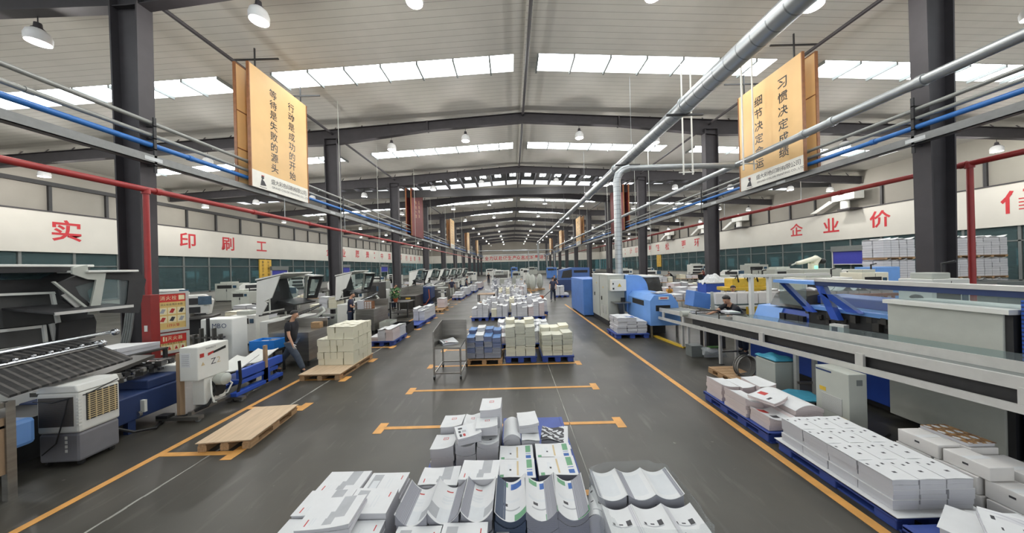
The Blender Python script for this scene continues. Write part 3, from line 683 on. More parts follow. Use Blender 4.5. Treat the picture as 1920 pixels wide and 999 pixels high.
# ---- A: white booklets, front left of the centre row
wood_pallet('wooden pallet under the grey and white booklets at the front left', -2.02, -1.1, 2.1, 3.2)
gA = 'grey and white booklets on the front left pallet'
rowsA = [(2.86, 3.14, .46), (2.56, 2.84, .49), (2.26, 2.54, .47)]
wd = ['back', 'middle', 'front']
for i, (a, b, z) in enumerate(rowsA):
    pile('stack of booklets with grey stepped print, %s row, left column, front left pallet' % wd[i], -1.97, -1.55, a, b, .13, z, paint=COVA, kind='lift', a=.012, rz=random.uniform(-.02, .02), group=gA)
    pile('stack of booklets with grey panel and red mark, %s row, right column, front left pallet' % wd[i], -1.52, -1.14, a - .02, b - .02, .13, z + (.02 if i == 1 else -.01), paint=COVA2, kind='liftl' if i else 'lift', a=.01, rz=random.uniform(-.03, .03), group=gA)
pile('loose booklets lying askew across the middle of the front left pallet', -1.78, -1.36, 2.34, 2.66, .51, .56, paint=COVA, kind='lift', a=.03, rz=.05, n=2, group=gA)
# ---- B: open sheets that sag, centre left
blue_pallet('blue plastic pallet under the sagging open sheets beside the front left booklets', -1.04, -.2, 2.05, 3.17)
gB = 'open printed sheets on the second front pallet'
pile('flat white stack with grey corner, back left of the sagging open sheets', -.98, -.6, 2.9, 3.15, .155, .47, paint=COVA, kind='wave', a=.015, group=gB)
pile('taller flat white stack with grey corner, back right of the sagging open sheets', -.57, -.19, 2.88, 3.16, .155, .53, paint=COVA, kind='lift', a=.02, rz=-.06, group=gB)
for i, nm in enumerate(('left', 'middle', 'right')):
    pile('sagging stack of open sheets with peaked edges, %s of three, second front pallet' % nm, -1.03 + i * .275, -.765 + i * .275, 2.47, 2.87, .155, .45 + .01 * i, paint=COVB, kind='valley', a=.1, rz=-.03, group=gB, edge='grey_pages')
for i, nm in enumerate(('left', 'right')):
    pile('flat stack with phone shaped grey print, front %s of the sagging open sheets' % nm, -1.0 + i * .38, -.64 + i * .38, 2.1, 2.45, .155, .46 + .02 * i, paint=COVA2, kind='lift', a=.015, rz=-.02, group=gB)
pile('narrow sheet stack with a red mark beside the sagging open sheets', -.185, -.085, 2.35, 2.85, .0, .36, paint=blocks([(.2, .8, .3, .36, 'ink_red')]), group=gB, edge='grey_pages')
# ---- C front: green and blue covers
blue_pallet('blue plastic pallet under the three sagging green and blue covers at the front', -.06, .66, 2.1, 3.02)
gC = 'green and blue covers at the front centre'
for i, nm in enumerate(('left', 'middle', 'right')):
    pile('sagging stack with green and blue cover pictures, %s of three, front centre' % nm, -.2 + i * .275, .065 + i * .275, 2.5, 2.95, .155, .44, paint=COVD, kind='valley', a=.09, rz=-.03 * i, group=gC, edge='navy_pages' if i == 0 else 'grey_pages')
pile('loose crumpled sheets drooping beside the three sagging green and blue covers', .64, .8, 2.5, 2.86, .02, .42, paint=COVK, kind='ridge', a=.06, rz=-.3, group=gC, n=3)
# ---- C back and E on one long pallet
blue_pallet('long blue plastic pallet behind the green and blue covers, right of the tall tower', -.2, .74, 3.3, 4.78)
for i, (a, b, z) in enumerate(((3.42, 3.68, .36), (3.1, 3.39, .38))):
    for j, nm in enumerate(('left', 'right')):
        pile('flat stack of covers with a green and blue strip, %s %s of four' % (('back', 'front')[i], nm), -.2 + j * .43, .19 + j * .45, a, b, .155 if i == 0 else .155, z + .015 * j, paint=COVC, kind='wave', a=.012, rz=random.uniform(-.03, .04), edge='grey_pages' if i else 'pages', group=gC)
gE = 'plain white sheets behind the covers'
pile('plain white stack behind the green strip covers, left', -.16, .05, 3.75, 4.18, .155, .41, kind='ridge', a=.06, group=gE)
pile('plain white stack behind the green strip covers, right', .07, .29, 3.72, 4.1, .155, .4, kind='wave', a=.015, group=gE)
pile('tilted pile of white sheets lying on the plain white stacks', .03, .28, 3.86, 4.2, .42, .52, kind='lift', a=.03, rz=.08, n=3, group=gE)
pile('pile of black and white photo brochures behind the green strip covers', .34, .68, 3.78, 4.1, .155, .34, paint=BW, kind='wave', a=.04, rz=-.18, group=gE, edge='grey_pages')
pile('lower white stack in front of the black and white photo brochures', .32, .68, 3.7, 3.77, .155, .3, kind='flat', group=gE)
# ---- D: tall tower
blue_pallet('blue plastic pallet under the tall white tower of leaflets', -1.1, -.22, 3.5, 4.72)
gD = 'white leaflets around the tall tower'
for lab, x0, x1, y0, y1, z, p, kd, a in (('front left leaflet stack beside the tall tower', -1.04, -.76, 3.56, 3.86, .42, COVR, 'lift', .05), ('front middle leaflet stack beside the tall tower', -.74, -.5, 3.56, 3.86, .44, COVP, 'valley', .05),
                               ('front right leaflet stack at the foot of the tall tower', -.48, -.22, 3.56, 3.84, .46, COVK, 'valley', .05), ('back left leaflet stack with a red emblem beside the tall tower', -1.0, -.72, 3.9, 4.2, .5, COVR, 'lift', .04),
                               ('back middle leaflet stack beside the tall tower', -.7, -.5, 3.9, 4.2, .5, COVR, 'wave', .03), ('tall white tower of leaflets with a red emblem on top', -.47, -.2, 3.88, 4.22, .72, COVR, 'lift', .03)):
    pile(lab, x0, x1, y0, y1, .155, z, paint=p, kind=kd, a=a, rz=random.uniform(-.03, .03), group=gD)
pile('askew leaflet bundle with picture grid on the front middle stack', -.74, -.46, 3.52, 3.8, .5, .58, paint=COVP, kind='lift', a=.03, rz=.35, n=3, group=gD)
pile('leaflet bundle with red emblem between tower and picture grid bundle', -.5, -.24, 3.64, 3.88, .52, .62, paint=COVR, kind='lift', a=.03, rz=.05, n=3, group=gD)
# ---- F: wrapped pallet
blue_pallet('blue plastic pallet under the film wrapped sheets at front right', .7, 1.5, 2.05, 3.02)
gF = 'film wrapped sheets at front right'
for i, (a, b, p) in enumerate(((2.62, 2.96, COVF), (2.2, 2.55, COVF2))):
    for j, nm in enumerate(('left', 'middle', 'right')):
        pile('film wrapped sagging stack, %s row %s, front right pallet' % (('back', 'front')[i], nm), .72 + j * .255, .965 + j * .255, a, b, .155, .5 - .03 * i, paint=p, kind='valley', a=.05, rz=-.02, group=gF, edge='grey_pages' if i == 0 else 'pages')
m = M(); random.seed(5); n1, n2 = 40, 10
def filmpt(u, k):                                     # hull: round the load, from deck to the top edge and over it
    w = 2 * PI * u; cx, cy, rx, ry = 1.1, 2.585, .405, .405
    sq = lambda c: math.copysign(abs(c) ** .35, c)
    f = [1.02, 1.01, 1.02, 1.0, .93][k]; z = [.15, .28, .42, .585, .615][k]
    wob = .008 * math.sin(u * 57 + k * 2) + .006 * math.sin(u * 131 + k)
    return (cx + (rx * f + wob) * sq(math.cos(w)), cy + (ry * f + wob) * sq(math.sin(w)), z + .012 * math.sin(u * 41 + k))
vs = [filmpt(i / 64, k) for k in range(5) for i in range(64)]
m.add(vs, [(k * 64 + i, k * 64 + (i + 1) % 64, (k + 1) * 64 + (i + 1) % 64, (k + 1) * 64 + i) for k in range(4) for i in range(64)])
tag(m.build('stretch_film', 'film', smooth=True), 'clear stretch film around the sagging stacks on the front right pallet', 'film')
# ---- cream blocks beside the walking worker
wood_pallet('wooden pallet with plywood carrying the cream paper blocks', -5.14, -4.18, 7.05, 8.72, ply=2)
cz = [.16, .5, .83, 1.16]; lay = ('bottom', 'middle', 'top')
for L in range(3):
    xs = [-5.12, -4.95, -4.78, -4.61, -4.44] if L < 2 else [-4.86, -4.65]
    xs = xs + [-4.18]
    ys = [7.68, 7.95, 8.2, 8.45, 8.68] if L < 2 else [7.72, 7.96, 8.2, 8.45, 8.68]
    if L == 2: xs = [-4.88, -4.68, -4.44, -4.18]
    for r in range(4):
        for c in range(len(xs) - 1):
            if 0 < r < 3 and 0 < c < len(xs) - 2 and L < 2: continue
            pile('cream paper block, %s layer, %s row, %s from left, beside the walking worker' % (lay[L], ORD[r], ORD[c]), xs[c] + .006, xs[c + 1] - .006, ys[r] + .005, ys[r + 1] - .005, cz[L], cz[L + 1] - .012 - (random.uniform(0, .02) if L == 2 else 0), edge='cream_pages', cover='cream', kind='wave', a=.012, name='cream_paper_block', cat='paper block', group='cream paper blocks', n=2, jit=.012, nu=3, nv=3)
# ---- right: white books along the line
blue_pallet('blue plastic pallet under the long block of white books, nearest right of the line', 3.56, 4.42, 2.78, 4.06)
M_ = M().bx(3.54, 4.42, 2.76, 4.06, .151, .158); tag(M_.build('card_sheet', 'paper'), 'white card sheet under the long block of white books', 'sheet')
for L in range(3):
    for r in range(4):
        for c in range(3):
            if L < 2 and r in (1, 2) and c == 1: continue
            x = 3.6 + c * .262 + (.012 if L == 1 else 0); y = 2.84 + r * .295; z = .16 + L * .097
            pile('bundle of white books, %s layer, %s row from camera, %s from the orange line' % (lay[L], ORD[r], ORD[c]), x, x + .25, y, y + .285, z, z + .095, paint=COVK if L == 2 else None, kind='wave' if L == 2 else 'flat', a=.006, jit=.006, name='book_bundle', cat='book bundle', group='white book bundles', n=2, nu=20 if L == 2 else 2, nv=12 if L == 2 else 2)
# ---- right: pinkish sheets
blue_pallet('blue plastic pallet under the pinkish magazine sheets, right of the line', 3.56, 4.4, 4.18, 5.6, feet=4)
gP = 'pinkish magazine sheets'
for lab, x0, x1, y0, y1, z, kd, a, p, rz in (('far left pinkish sheet stack, nearest the line', 3.6, 3.9, 5.15, 5.55, .4, 'liftl', .05, None, 0.), ('far middle pinkish sheet stack behind the fanned magazines', 3.92, 4.14, 5.1, 5.5, .4, 'lift', .03, None, .05), ('far right pinkish sheet stack, highest one beside the conveyor', 4.16, 4.42, 5.0, 5.45, .45, 'lift', .05, None, -.05),
                               ('near left pinkish sheet stack curling at the line', 3.58, 3.86, 4.6, 5.05, .38, 'liftl', .07, None, .03), ('near right large pinkish sheet stack fanned towards the cabinet', 4.0, 4.42, 4.25, 4.9, .42, 'ridge', .07, None, .04), ('front pinkish sheet stack with red pictures at the pallet corner', 3.62, 3.98, 4.22, 4.56, .3, 'valley', .05, blocks([(.1, .5, .6, .9, 'ink_red'), (.3, .6, .2, .4, 'ink_dark')]), 0.)):
    pile(lab, x0, x1, y0, y1, .155, z, kind=kd, a=a, paint=p, rz=rz, edge='pink_pages', group=gP)
pile('fanned magazines lying on the pinkish sheet stacks', 3.72, 4.08, 4.4, 4.75, .44, .48, kind='lift', a=.05, paint=blocks([(.5, .8, .6, .9, 'ink_red'), (.2, .5, .3, .4, 'ink_dark')]), rz=.4, n=2, edge='pink_pages', group=gP)
# ---- right front corner: loose sheets
blue_pallet('blue plastic pallet under the loose sheets in the lower right corner', 3.5, 4.4, 1.75, 2.7)
for i, (lab, x0, x1, y0, y1, z0, z1, rz) in enumerate((('loose white sheets splayed towards the line, lower right corner', 3.6, 4.0, 2.3, 2.62, .155, .3, .5), ('loose white sheets lying flat, lower right corner', 4.02, 4.38, 2.25, 2.66, .155, .27, -.2), ('top loose white sheets with black lines, lower right corner', 3.78, 4.16, 2.2, 2.5, .34, .37, .7))):
    pile(lab, x0, x1, y0, y1, z0, z1, kind='lift', a=.05, rz=rz, paint=COVK if i else None, n=2, jit=.03, group='loose sheets in the lower right corner')
# ---- right: white cartons
for i, (x0, x1, y0, y1, z0, z1, w_) in enumerate(((4.62, 4.9, 3.3, 3.62, 0, .18, 'back bottom'), (4.62, 4.9, 2.95, 3.28, 0, .18, 'middle bottom'), (4.64, 4.92, 2.6, 2.93, 0, .18, 'front bottom'), (4.62, 4.88, 3.3, 3.6, .185, .36, 'back second layer'), (4.62, 4.88, 2.97, 3.28, .185, .36, 'middle second layer'), (4.66, 4.92, 2.62, 2.95, .185, .36, 'front second layer'), (4.62, 4.86, 3.24, 3.58, .365, .52, 'back top layer'), (4.64, 4.88, 2.9, 3.22, .365, .5, 'middle top layer'), (4.92, 5.22, 3.2, 3.62, 0, .5, 'tall back right'), (4.94, 5.24, 2.76, 3.18, 0, .44, 'tall front right'))):
    o = tag(M().bx(-(x1 - x0) / 2, (x1 - x0) / 2, -(y1 - y0) / 2, (y1 - y0) / 2, 0, z1 - z0).build('white_carton', 'white_box', bevel=.006, loc=((x0 + x1) / 2, (y0 + y1) / 2, z0)), 'plain white carton, %s, below the conveyor by the grey panel' % w_, 'carton', 'white cartons below the conveyor')
    w2 = (x1 - x0) / 2 + .002
    M().bx(-w2, -w2 + .004, -.02, .02, z1 - z0 - .07, z1 - z0 - .05).build('carton_mark', 'ink_dark', o); M().bx(-w2, w2, -.025, .025, z1 - z0, z1 - z0 + .002).build('tape', 'paper', o)
pile('glossy photo magazine on top of the white cartons below the conveyor', 4.93, 5.22, 3.22, 3.6, .505, .54, cover='ink_photo', paint=lambda u, v: 'ink_light' if math.sin(u * 19) + math.sin(v * 21 + 2) > .8 else 'ink_photo', n=1, name='photo_magazine', cat='magazine')
# ---- binder pallet
blue_pallet('blue plastic pallet of white bound books beside the pale blue binder', 3.54, 4.72, 10.25, 11.25)
for L in range(4):
    for r in range(2):
        for c in range(3):
            x = 3.64 + c * .34; y = 10.33 + r * .43; z = .155 + L * .135
            if L == 3 and c == 2: continue
            pile('white book bundle, layer %s up, %s row, %s from the line, binder pallet' % (('one', 'two', 'three', 'four')[L], ('front', 'back')[r], ORD[c]), x, x + .33, y, y + .4, z, z + .13, n=2, nu=10, nv=10, jit=.02, kind='wave' if L > 1 else 'flat', a=.012, paint=blocks([(.1, .9, .2, .8, 'ink_blue'), (.2, .5, .3, .6, 'ink_light')]) if (L, r, c) == (3, 0, 1) else None, name='book_bundle', cat='book bundle', group='white books on the binder pallet')
# ---- far loads: unit piles shared by many
def unit(edge, cover, kind, a, seed):
    random.seed(seed); f = curl(kind, 1, 1, a); m = M().use(edge)
    for k in range(4):
        j = .025 if k else 0; a0 = [random.uniform(-j, j) for _ in range(2)]
        m.bx(-.48 + a0[0], .48 + a0[0], -.48 + a0[1], .48 + a0[1], k * .24, k * .24 + .235)
    m.use(cover).sheet(lambda u, v: (-.49 + .98 * u, -.49 + .98 * v, .97 + f(u, v)), 5, 5, .02)
    return m
UN = {}
for k, (e, c) in dict(w=('u_white', 'paper'), c=('u_cream', 'cream'), g=('u_grey', 'paper'), n=('u_navy', 'ink_bluepale'), p=('u_pink', 'paper')).items():
    for i, (kd, a) in enumerate((('wave', .06), ('lift', .12), ('valley', .1))):
        mm = unit(e, c, kd, a, i + 3); me = bpy.data.meshes.new('paper_pile'); me.from_pydata(mm.v, [], mm.f)
        for q in mm.mats: me.materials.append(MATS[q])
        for p_, q in zip(me.polygons, mm.m): p_.material_index = q
        UN[k + str(i)] = me
random.seed(11)
def far_pile(label, x0, x1, y0, y1, z0, z1, k, group, name='paper_stack'):
    o = bpy.data.objects.new(name, UN[k + str(random.randrange(3))]); C.objects.link(o)
    o.location = ((x0 + x1) / 2, (y0 + y1) / 2, z0); o.scale = (x1 - x0, y1 - y0, z1 - z0); o.rotation_euler = (0, 0, random.uniform(-.04, .04))
    return tag(o, label, 'paper stack', group)
palF = None
def load(desc, x0, x1, y0, y1, cols, rows, zfun, kfun, group, wood=False, layers=1, base=True, pname='paper_stack'):
    global palF
    if base:
        if wood: wood_pallet('wooden pallet, ' + desc, x0, x1, y0, y1)
        else:
            lab = 'blue pallet, ' + desc
            if palF is None: palF = blue_pallet(lab, -.5, .5, -.5, .5); o = palF
            else: o = dup(palF, label=lab)
            o.location = ((x0 + x1) / 2, (y0 + y1) / 2, 0); o.scale = (x1 - x0, y1 - y0, 1)
    cn = {1: [''], 2: ['left', 'right'], 3: ['left', 'middle', 'right'], 4: ['far left', 'mid left', 'mid right', 'far right']}[cols]
    rn = {1: ['single'], 2: ['front', 'back'], 3: ['front', 'centre', 'back']}[rows]
    w, d = (x1 - x0 - .06) / cols, (y1 - y0 - .06) / rows
    for r in range(rows):
        for c in range(cols):
            zt = zfun(r, c)
            if zt <= .2: continue
            for L in range(layers):
                z0, z1 = .156 + (zt - .156) * L / layers, .156 + (zt - .156) * (L + 1) / layers - .004
                ex = '' if layers == 1 else ' ' + ('lowest', 'second', 'third', 'fourth', 'fifth')[L]
                far_pile('paper stack, %s %s%s, on the %s' % (rn[r], cn[c], ex, desc), x0 + .03 + c * w, x0 + .03 + (c + 1) * w - .006, y0 + .03 + r * d, y0 + .03 + (r + 1) * d - .006, z0, z1, kfun(r, c, L), group, pname)
load('blue and grey magazine pallet behind cart', -1.3, -.32, 7.9, 8.9, 4, 2, lambda r, c: (.72, .78, .74, .7)[c] + .1 * r, lambda r, c, L: ('ggng' if (r + c) % 2 else 'gngw')[L] if L < 3 else 'nwnn'[c], 'blue and grey magazines', wood=True, layers=4)
load('centre pallet of wrapped cream blocks', -.26, .62, 8.0, 9.0, 3, 2, lambda r, c: .95 + .12 * ((c + r) % 2), lambda r, c, L: 'c', 'wrapped cream blocks', layers=3)
load('right centre pallet of wrapped cream blocks', .74, 1.62, 7.98, 9.0, 3, 2, lambda r, c: .72 + .1 * r + .05 * (c == 2), lambda r, c, L: 'c', 'wrapped cream blocks', layers=4)
for nm, (a, b, c_, d_, z) in dict(centre=(-.27, .63, 7.99, 9.01, 1.06), right=(.73, 1.63, 7.97, 9.01, .84)).items():
    m = M(); vs = []
    for k, (zz, f) in enumerate(((.45, 1.), (.7, 1.02), (z, 1.0), (z + .07, .93))):
        for i in range(48):
            w = 2 * PI * i / 48; sq = lambda q: math.copysign(abs(q) ** .3, q); wb = .008 * math.sin(i * 1.7 + k)
            vs.append(((a + b) / 2 + ((b - a) / 2 * f + wb) * sq(math.cos(w)), (c_ + d_) / 2 + ((d_ - c_) / 2 * f + wb) * sq(math.sin(w)), zz))
    m.add(vs, [(k * 48 + i, k * 48 + (i + 1) % 48, (k + 1) * 48 + (i + 1) % 48, (k + 1) * 48 + i) for k in range(3) for i in range(48)])
    tag(m.build('stretch_film', 'film', smooth=True), 'clear stretch film around the %s pallet of cream blocks' % nm, 'film')
rn = 0
for y, xs, zz in ((9.35, (-1.5, -.5, .5), .62), (10.6, (-.6, .45), .6), (14.35, (-2.05, -1.1, -.12, .7), .8), (15.7, (-1.7, -.75, .2, 1.0), .95), (17.2, (-1.1, -.1, .85), .9), (19.2, (-1.0, 0, .95), .95), (21.2, (-2.0, -1.05, -.1), 1.0), (24, (-1.8, -.7, .3), 1.1), (27, (-1.6, -.5, .5), 1.15), (31, (-2.2, -.9, .4), 1.2), (36, (-2.4, -1, .4), 1.2)):
    rn += 1
    for i, x in enumerate(xs):
        k0 = random.choice(['w', 'w', 'w', 'c', 'g', 'p'] if rn > 1 else ['p', 'w', 'w'])
        hz = zz * random.uniform(.8, 1.05)
        load('%s pallet of centre row %s' % (ORD[i], ('three', 'four', 'five', 'six', 'seven', 'eight', 'nine', 'ten', 'eleven', 'twelve', 'thirteen')[rn - 1]), x, x + .86, y, y + 1.1, 3, 2, lambda r, c: hz * random.uniform(.72, 1.08), lambda r, c, L: random.choice([k0, k0, 'w']), 'paper stacks down the centre rows', pname='magazine_stack')
# ---- pallets along the left line
def lp(desc, x0, x1, y0, y1, cols, rows, zf, **k): load(desc, x0, x1, y0, y1, cols, rows, zf, lambda r, c, L: random.choice(['w', 'w', 'p']), 'paper stacks along the left line', **k)
lp('left line pallet beside the second counter', -4.98, -4.1, 10.1, 11.4, 3, 2, lambda r, c: (.3, .56, .56)[c] if r == 0 else (0, .5, .55)[c])
lp('half empty left line pallet beyond the dark bin', -4.75, -4.15, 12.95, 15.9, 2, 3, lambda r, c: 0 if r == 0 else .62 + .1 * ((r + c) % 2))
lp('small wooden left line pallet with one stack', -4.75, -4.2, 17.6, 19.2, 1, 2, lambda r, c: .72 if r else 0, wood=True)
lp('left line pallet below the white hoods', -4.95, -4.1, 24, 26, 3, 2, lambda r, c: .55 if r else .4)
lp('left line pallet beyond the white hoods', -4.8, -4.0, 26.8, 29, 3, 2, lambda r, c: .75)
lp('farther left line pallet before the far workers', -4.6, -3.8, 30.6, 33, 3, 2, lambda r, c: .7)
lp('farthest left line pallet before the far workers', -4.5, -3.7, 35, 38, 3, 2, lambda r, c: .75)
load('pallet behind the walking man with the pallet jack', 3.45, 4.6, 24, 25.2, 3, 2, lambda r, c: .9 if c < 2 else .3, lambda r, c, L: 'w', 'white paper by the pallet jack')
# ---- bare wooden pallet with a plywood top
wood_pallet('bare wooden pallet with a plywood top across the left line', -4.72, -4.0, 4.35, 5.45, rz=.1, ply=1)
# ================================================================ left side machines and furniture
def wheel(m, x, y, r=.04): m.lathe([(r * .3, -.02), (r, -.016), (r, .016), (r * .3, .02)], (x, y, r), 12, 'x')
# ---- steel cart on casters in the aisle
t = thing('steel_cart', 'steel shelf cart on casters with raised back, standing in the aisle', 'cart', (-1.57, 7.35, 0))
w, d = .31, .44
for i, (x, y) in enumerate(((-w, -d), (w, -d), (-w, d), (w, d))):
    z1 = 1.12 if x < 0 or y > 0 else .74
    M().bx(x - .018, x + .018, y - .018, y + .018, .09, z1).build('leg', 'steel', t)
    m = M(); wheel(m, x, y, .045); m.use('rubber') if False else None; m.build('wheel', 'rubber', t); M().bx(x - .02, x + .02, y - .03, y + .03, .07, .1).build('caster_fork', 'zinc', t)
M().bx(-w, w, -d, d, .71, .74).build('shelf', 'steel', t)
M().bx(-w - .02, w + .02, d, d + .012, .7, 1.24).build('back_panel', 'steel', t)
M().prism([(-d, .7), (d, .7), (d, 1.24), (-d, 1.12)], -w - .012, -w, 'x').build('side_panel', 'steel', t)
for y in (-d, d): M().bx(-w, w, y - .014, y + .014, .13, .16).build('stretcher', 'steel', t)
for x in (-w, w): M().bx(x - .014, x + .014, -d, d, .13, .16).build('stretcher', 'steel', t)
pile('crumpled newspaper lying on the shelf of the steel cart', -1.83, -1.45, 7.15, 7.6, .742, .775, kind='wave', a=.03, rz=.5, n=2, paint=COVP, name='newspaper', cat='newspaper')
# ---- air cooler
t = thing('air_cooler', 'white and grey wheeled evaporative air cooler beside the left line', 'air cooler', (-6.3, 4.28, 0), math.radians(3))
w, d = .265, .22
M().bx(-w, w, -d, d, .06, .46).build('water_tank', 'cooler_grey', t, bevel=.035)
b = M().bx(-w - .005, w + .005, -d - .005, d + .005, .46, 1.02).build('casing', 'cooler_white', t, bevel=.03)
M().prism([(-w - .01, 1.02), (w + .01, 1.02), (w - .03, 1.12), (-w + .03, 1.12)], -d - .01, d + .01, 'y').build('top_cap', 'cooler_white', t, bevel=.015)
M().bx(-w + .03, w - .06, -d - .012, -d - .004, .56, .96).build('intake_mesh', 'cooler_mesh', t)
m = M().use('mach_dark').bx(w + .004, w + .012, -d + .07, d - .03, .6, .98)
m.build('outlet_grille', None, t)
m = M()
for k in range(12): m.bx(w + .012, w + .02, -d + .08, d - .04, .62 + k * .03, .632 + k * .03)
for k in range(5): m.bx(w + .01, w + .022, -d + .09 + k * .07, -d + .1 + k * .07, .6, .98)
m.build('louvre', 'ink_tan', t)
m = M()
for k in range(9): m.bx(w - .03, w + .008, -d - .008, -d + .04, .56 + k * .045, .585 + k * .045)
m.build('corner_ribs', 'cooler_white', t)
m = M(); letters(m, 'SAYA', (.0, -d - .003, .42), (1, 0, 0), (0, 0, 1), .05, vertical=True, adv=.065) if False else [m.bx(.08, .11, -d - .003, -d, .2 + k * .06, .24 + k * .06) for k in range(4)]
m.build('tank_marks', 'cooler_white', t)
for x in (-w + .06, w - .06):
    for y in (-d + .06, d - .06): q = M(); wheel(q, x, y, .032); q.build('caster', 'rubber', t)
M().tube([(-w - .02, -d - .02, .92), (-.05, -d - .03, .9), (.16, -d - .03, .95), (w + .03, -d + .06, .97), (w + .03, d - .04, 1.06)], .007, 6).build('cable', 'black', t)
M().tube([(.17, -d - .03, .95), (.14, -d - .04, .75), (.02, -d - .04, .35), (-.16, -d - .04, .2)], .007, 6).build('cable', 'black', t)
# ---- steel and board bin at the far left edge
t = thing('sorting_trolley', 'tan board and steel trolley at the left edge beside the air cooler', 'trolley', (-6.0, 3.2, 0))
M().bx(-.03, 0, -.7, .32, .32, .98).build('side_board', 'board', t)
for y in (.3, -.66):
    M().bx(-.05, .02, y - .035, y + .035, .0, 1.16).build('leg', 'steel', t)
M().bx(-.7, -.0, .3, .33, .3, .95).build('end_board', 'board', t)
M().bx(-.7, 0, -.7, .32, .86, .89).build('tray', 'steel', t); M().bx(-.7, .01, .28, .3, 1.1, 1.16).build('top_rail', 'steel', t); M().bx(-.02, .01, -.7, .3, 1.1, 1.16).build('top_rail', 'steel', t)
pile('pale stack of sheets in the trolley at the left edge', -6.5, -6.08, 2.95, 3.42, .892, 1.04, name='paper_stack')
# ---- folding machine with opened hood: built once, then stood along the left line
def machine(label):
    t = thing('folding_machine', label, 'folding machine', group='folding machines along the left line')
    # base cabinets
    M().bx(-.05, .75, .1, 1.7, .1, 1.02).build('base_cabinet', 'mach_white', t, bevel=.02); M().bx(0, .7, .15, 1.65, 0, .1).build('plinth', 'mach_dark', t); M().bx(.8, 1.6, .2, 1.7, 0, .16).build('plinth', 'mach_dark', t)
    M().bx(.75, 1.5, .15, .62, .12, .98).build('drive_cabinet', 'mach_white', t, bevel=.02)
    M().lathe([(.02, 0), (.12, 0), (.12, .02), (.02, .025)], (1.5, .36, .78), 16, 'x').build('port', 'black', t)
    M().bx(.75, 1.7, .7, 1.75, .16, .34).build('base_frame', 'navy', t, bevel=.01)
    M().bx(.78, .98, .7, 1.7, .34, 1.0).build('roller_housing', 'mach_dark', t, bevel=.01)
    for k in range(5): M().tube([(.98, .72 + k * .2, .88), (1.5, .72 + k * .2, .88)], .05, 10).build('roller', 'chrome' if k % 2 else 'mach_dark', t, smooth='auto')
    M().bx(.95, 1.55, .68, .72, .5, .98).build('side_plate', 'mach_grey', t); M().bx(.95, 1.55, 1.66, 1.7, .5, .98).build('side_plate', 'mach_grey', t)
    M().tube([(1.15, .5, 1.0), (1.4, .75, 1.05), (1.5, 1.0, 1.2), (1.3, 1.2, 1.3)], .04, 8).build('hose', 'mach_grey', t, smooth='auto')
    M().lathe([(.03, 0), (.1, 0), (.1, .22), (.06, .26)], (1.3, 1.4, .4), 14, 'x').build('motor', 'mach_dark', t, smooth='auto')
    # hood
    M().prism([(0, 2.33), (.74, 2.5), (.45, 1.79), (.21, 1.68), (.31, 1.6), (.11, 1.25), (-.05, 1.25)], -.02, .02, 'y').build('front_panel', 'mach_white', t)
    M().prism([(0.02, 1.2), (1.45, 1.2), (1.5, 1.6), (1.35, 1.9), (1.2, 2.42), (.03, 2.42)], .0, .04, 'x').build('inner_panel', 'mach_dark', t)
    m = M(); m.bx(.05, .08, .35, .4, 1.25, 2.1); m.bx(.05, .08, .02, .4, 1.62, 1.68); m.bx(.05, .08, .1, .4, 2.06, 2.11); m.bx(.05, .08, .02, 1.0, 1.28, 1.33)
    m.build('panel_trim', 'mach_white', t)
    M().prism([(.55, 1.95), (.85, 1.95), (.75, 2.25), (.6, 2.28)], .04, .06, 'x').build('inspection_window', 'clear', t)
    M().prism([(-.04, 2.36), (.78, 2.53), (.9, 2.56), (.9, 2.6), (.74, 2.56), (-.04, 2.41)], -.03, 1.3, 'y').build('top_cover', 'mach_white', t)
    M().prism([(.04, 2.4), (.5, 2.44), (.62, 1.85), (.04, 1.6)], 1.28, 1.3, 'y').build('glass_screen', 'clear', t)
    M().frame([(.3, 1.58), (.76, 1.6), (1.02, 2.4), (.5, 2.42)], [(.42, 1.7), (.68, 1.72), (.88, 2.3), (.56, 2.32)], 1.7, 1.76, 'y').build('visor_frame', 'mach_dark', t)
    M().prism([(.42, 1.7), (.68, 1.72), (.88, 2.3), (.56, 2.32)], 1.72, 1.74, 'y').build('visor_glass', 'clear', t)
    m = M(); m.prism([(.44, 2.46), (.98, 2.42), (1.02, 2.46), (.44, 2.51)], 1.25, 1.78, 'y'); m.build('visor_cap', 'mach_white', t)
    m = M(); m.add([(.62, 1.3, 2.44), (.7, 1.3, 2.44), (.5, 1.5, 1.62), (.4, 1.5, 1.62), (.62, 1.34, 2.44), (.7, 1.34, 2.44), (.5, 1.54, 1.62), (.4, 1.54, 1.62)], [(0, 1, 2, 3), (7, 6, 5, 4), (0, 4, 5, 1), (1, 5, 6, 2), (2, 6, 7, 3), (3, 7, 4, 0)]); m.build('hood_strut', 'mach_grey', t)
    M().prism([(.1, 1.55), (.7, 1.45), (.75, 1.5), (.15, 1.64)], .6, 1.7, 'y').build('shelf_flap', 'mach_dark', t)
    # inclined fold plate
    m = M().use('ribs'); m.sheet(lambda u, v: (.72 + .85 * u, .2 + .55 * v, 1.05 + .3 * u + .1 * v), 6, 2, .03); m.build('fold_plate', None, t)
    m = M(); m.tube([(.72, .18, 1.07), (1.57, .18, 1.37)], .018, 8); m.build('fold_plate_rail', 'chrome', t); m = M(); m.tube([(.72, .77, 1.17), (1.57, .77, 1.47)], .018, 8); m.build('fold_plate_rail', 'chrome', t)
    return t
m0 = machine('white folding machine with raised black hood behind the walking worker')
m0.location = (-8.2, 9.5, 0)
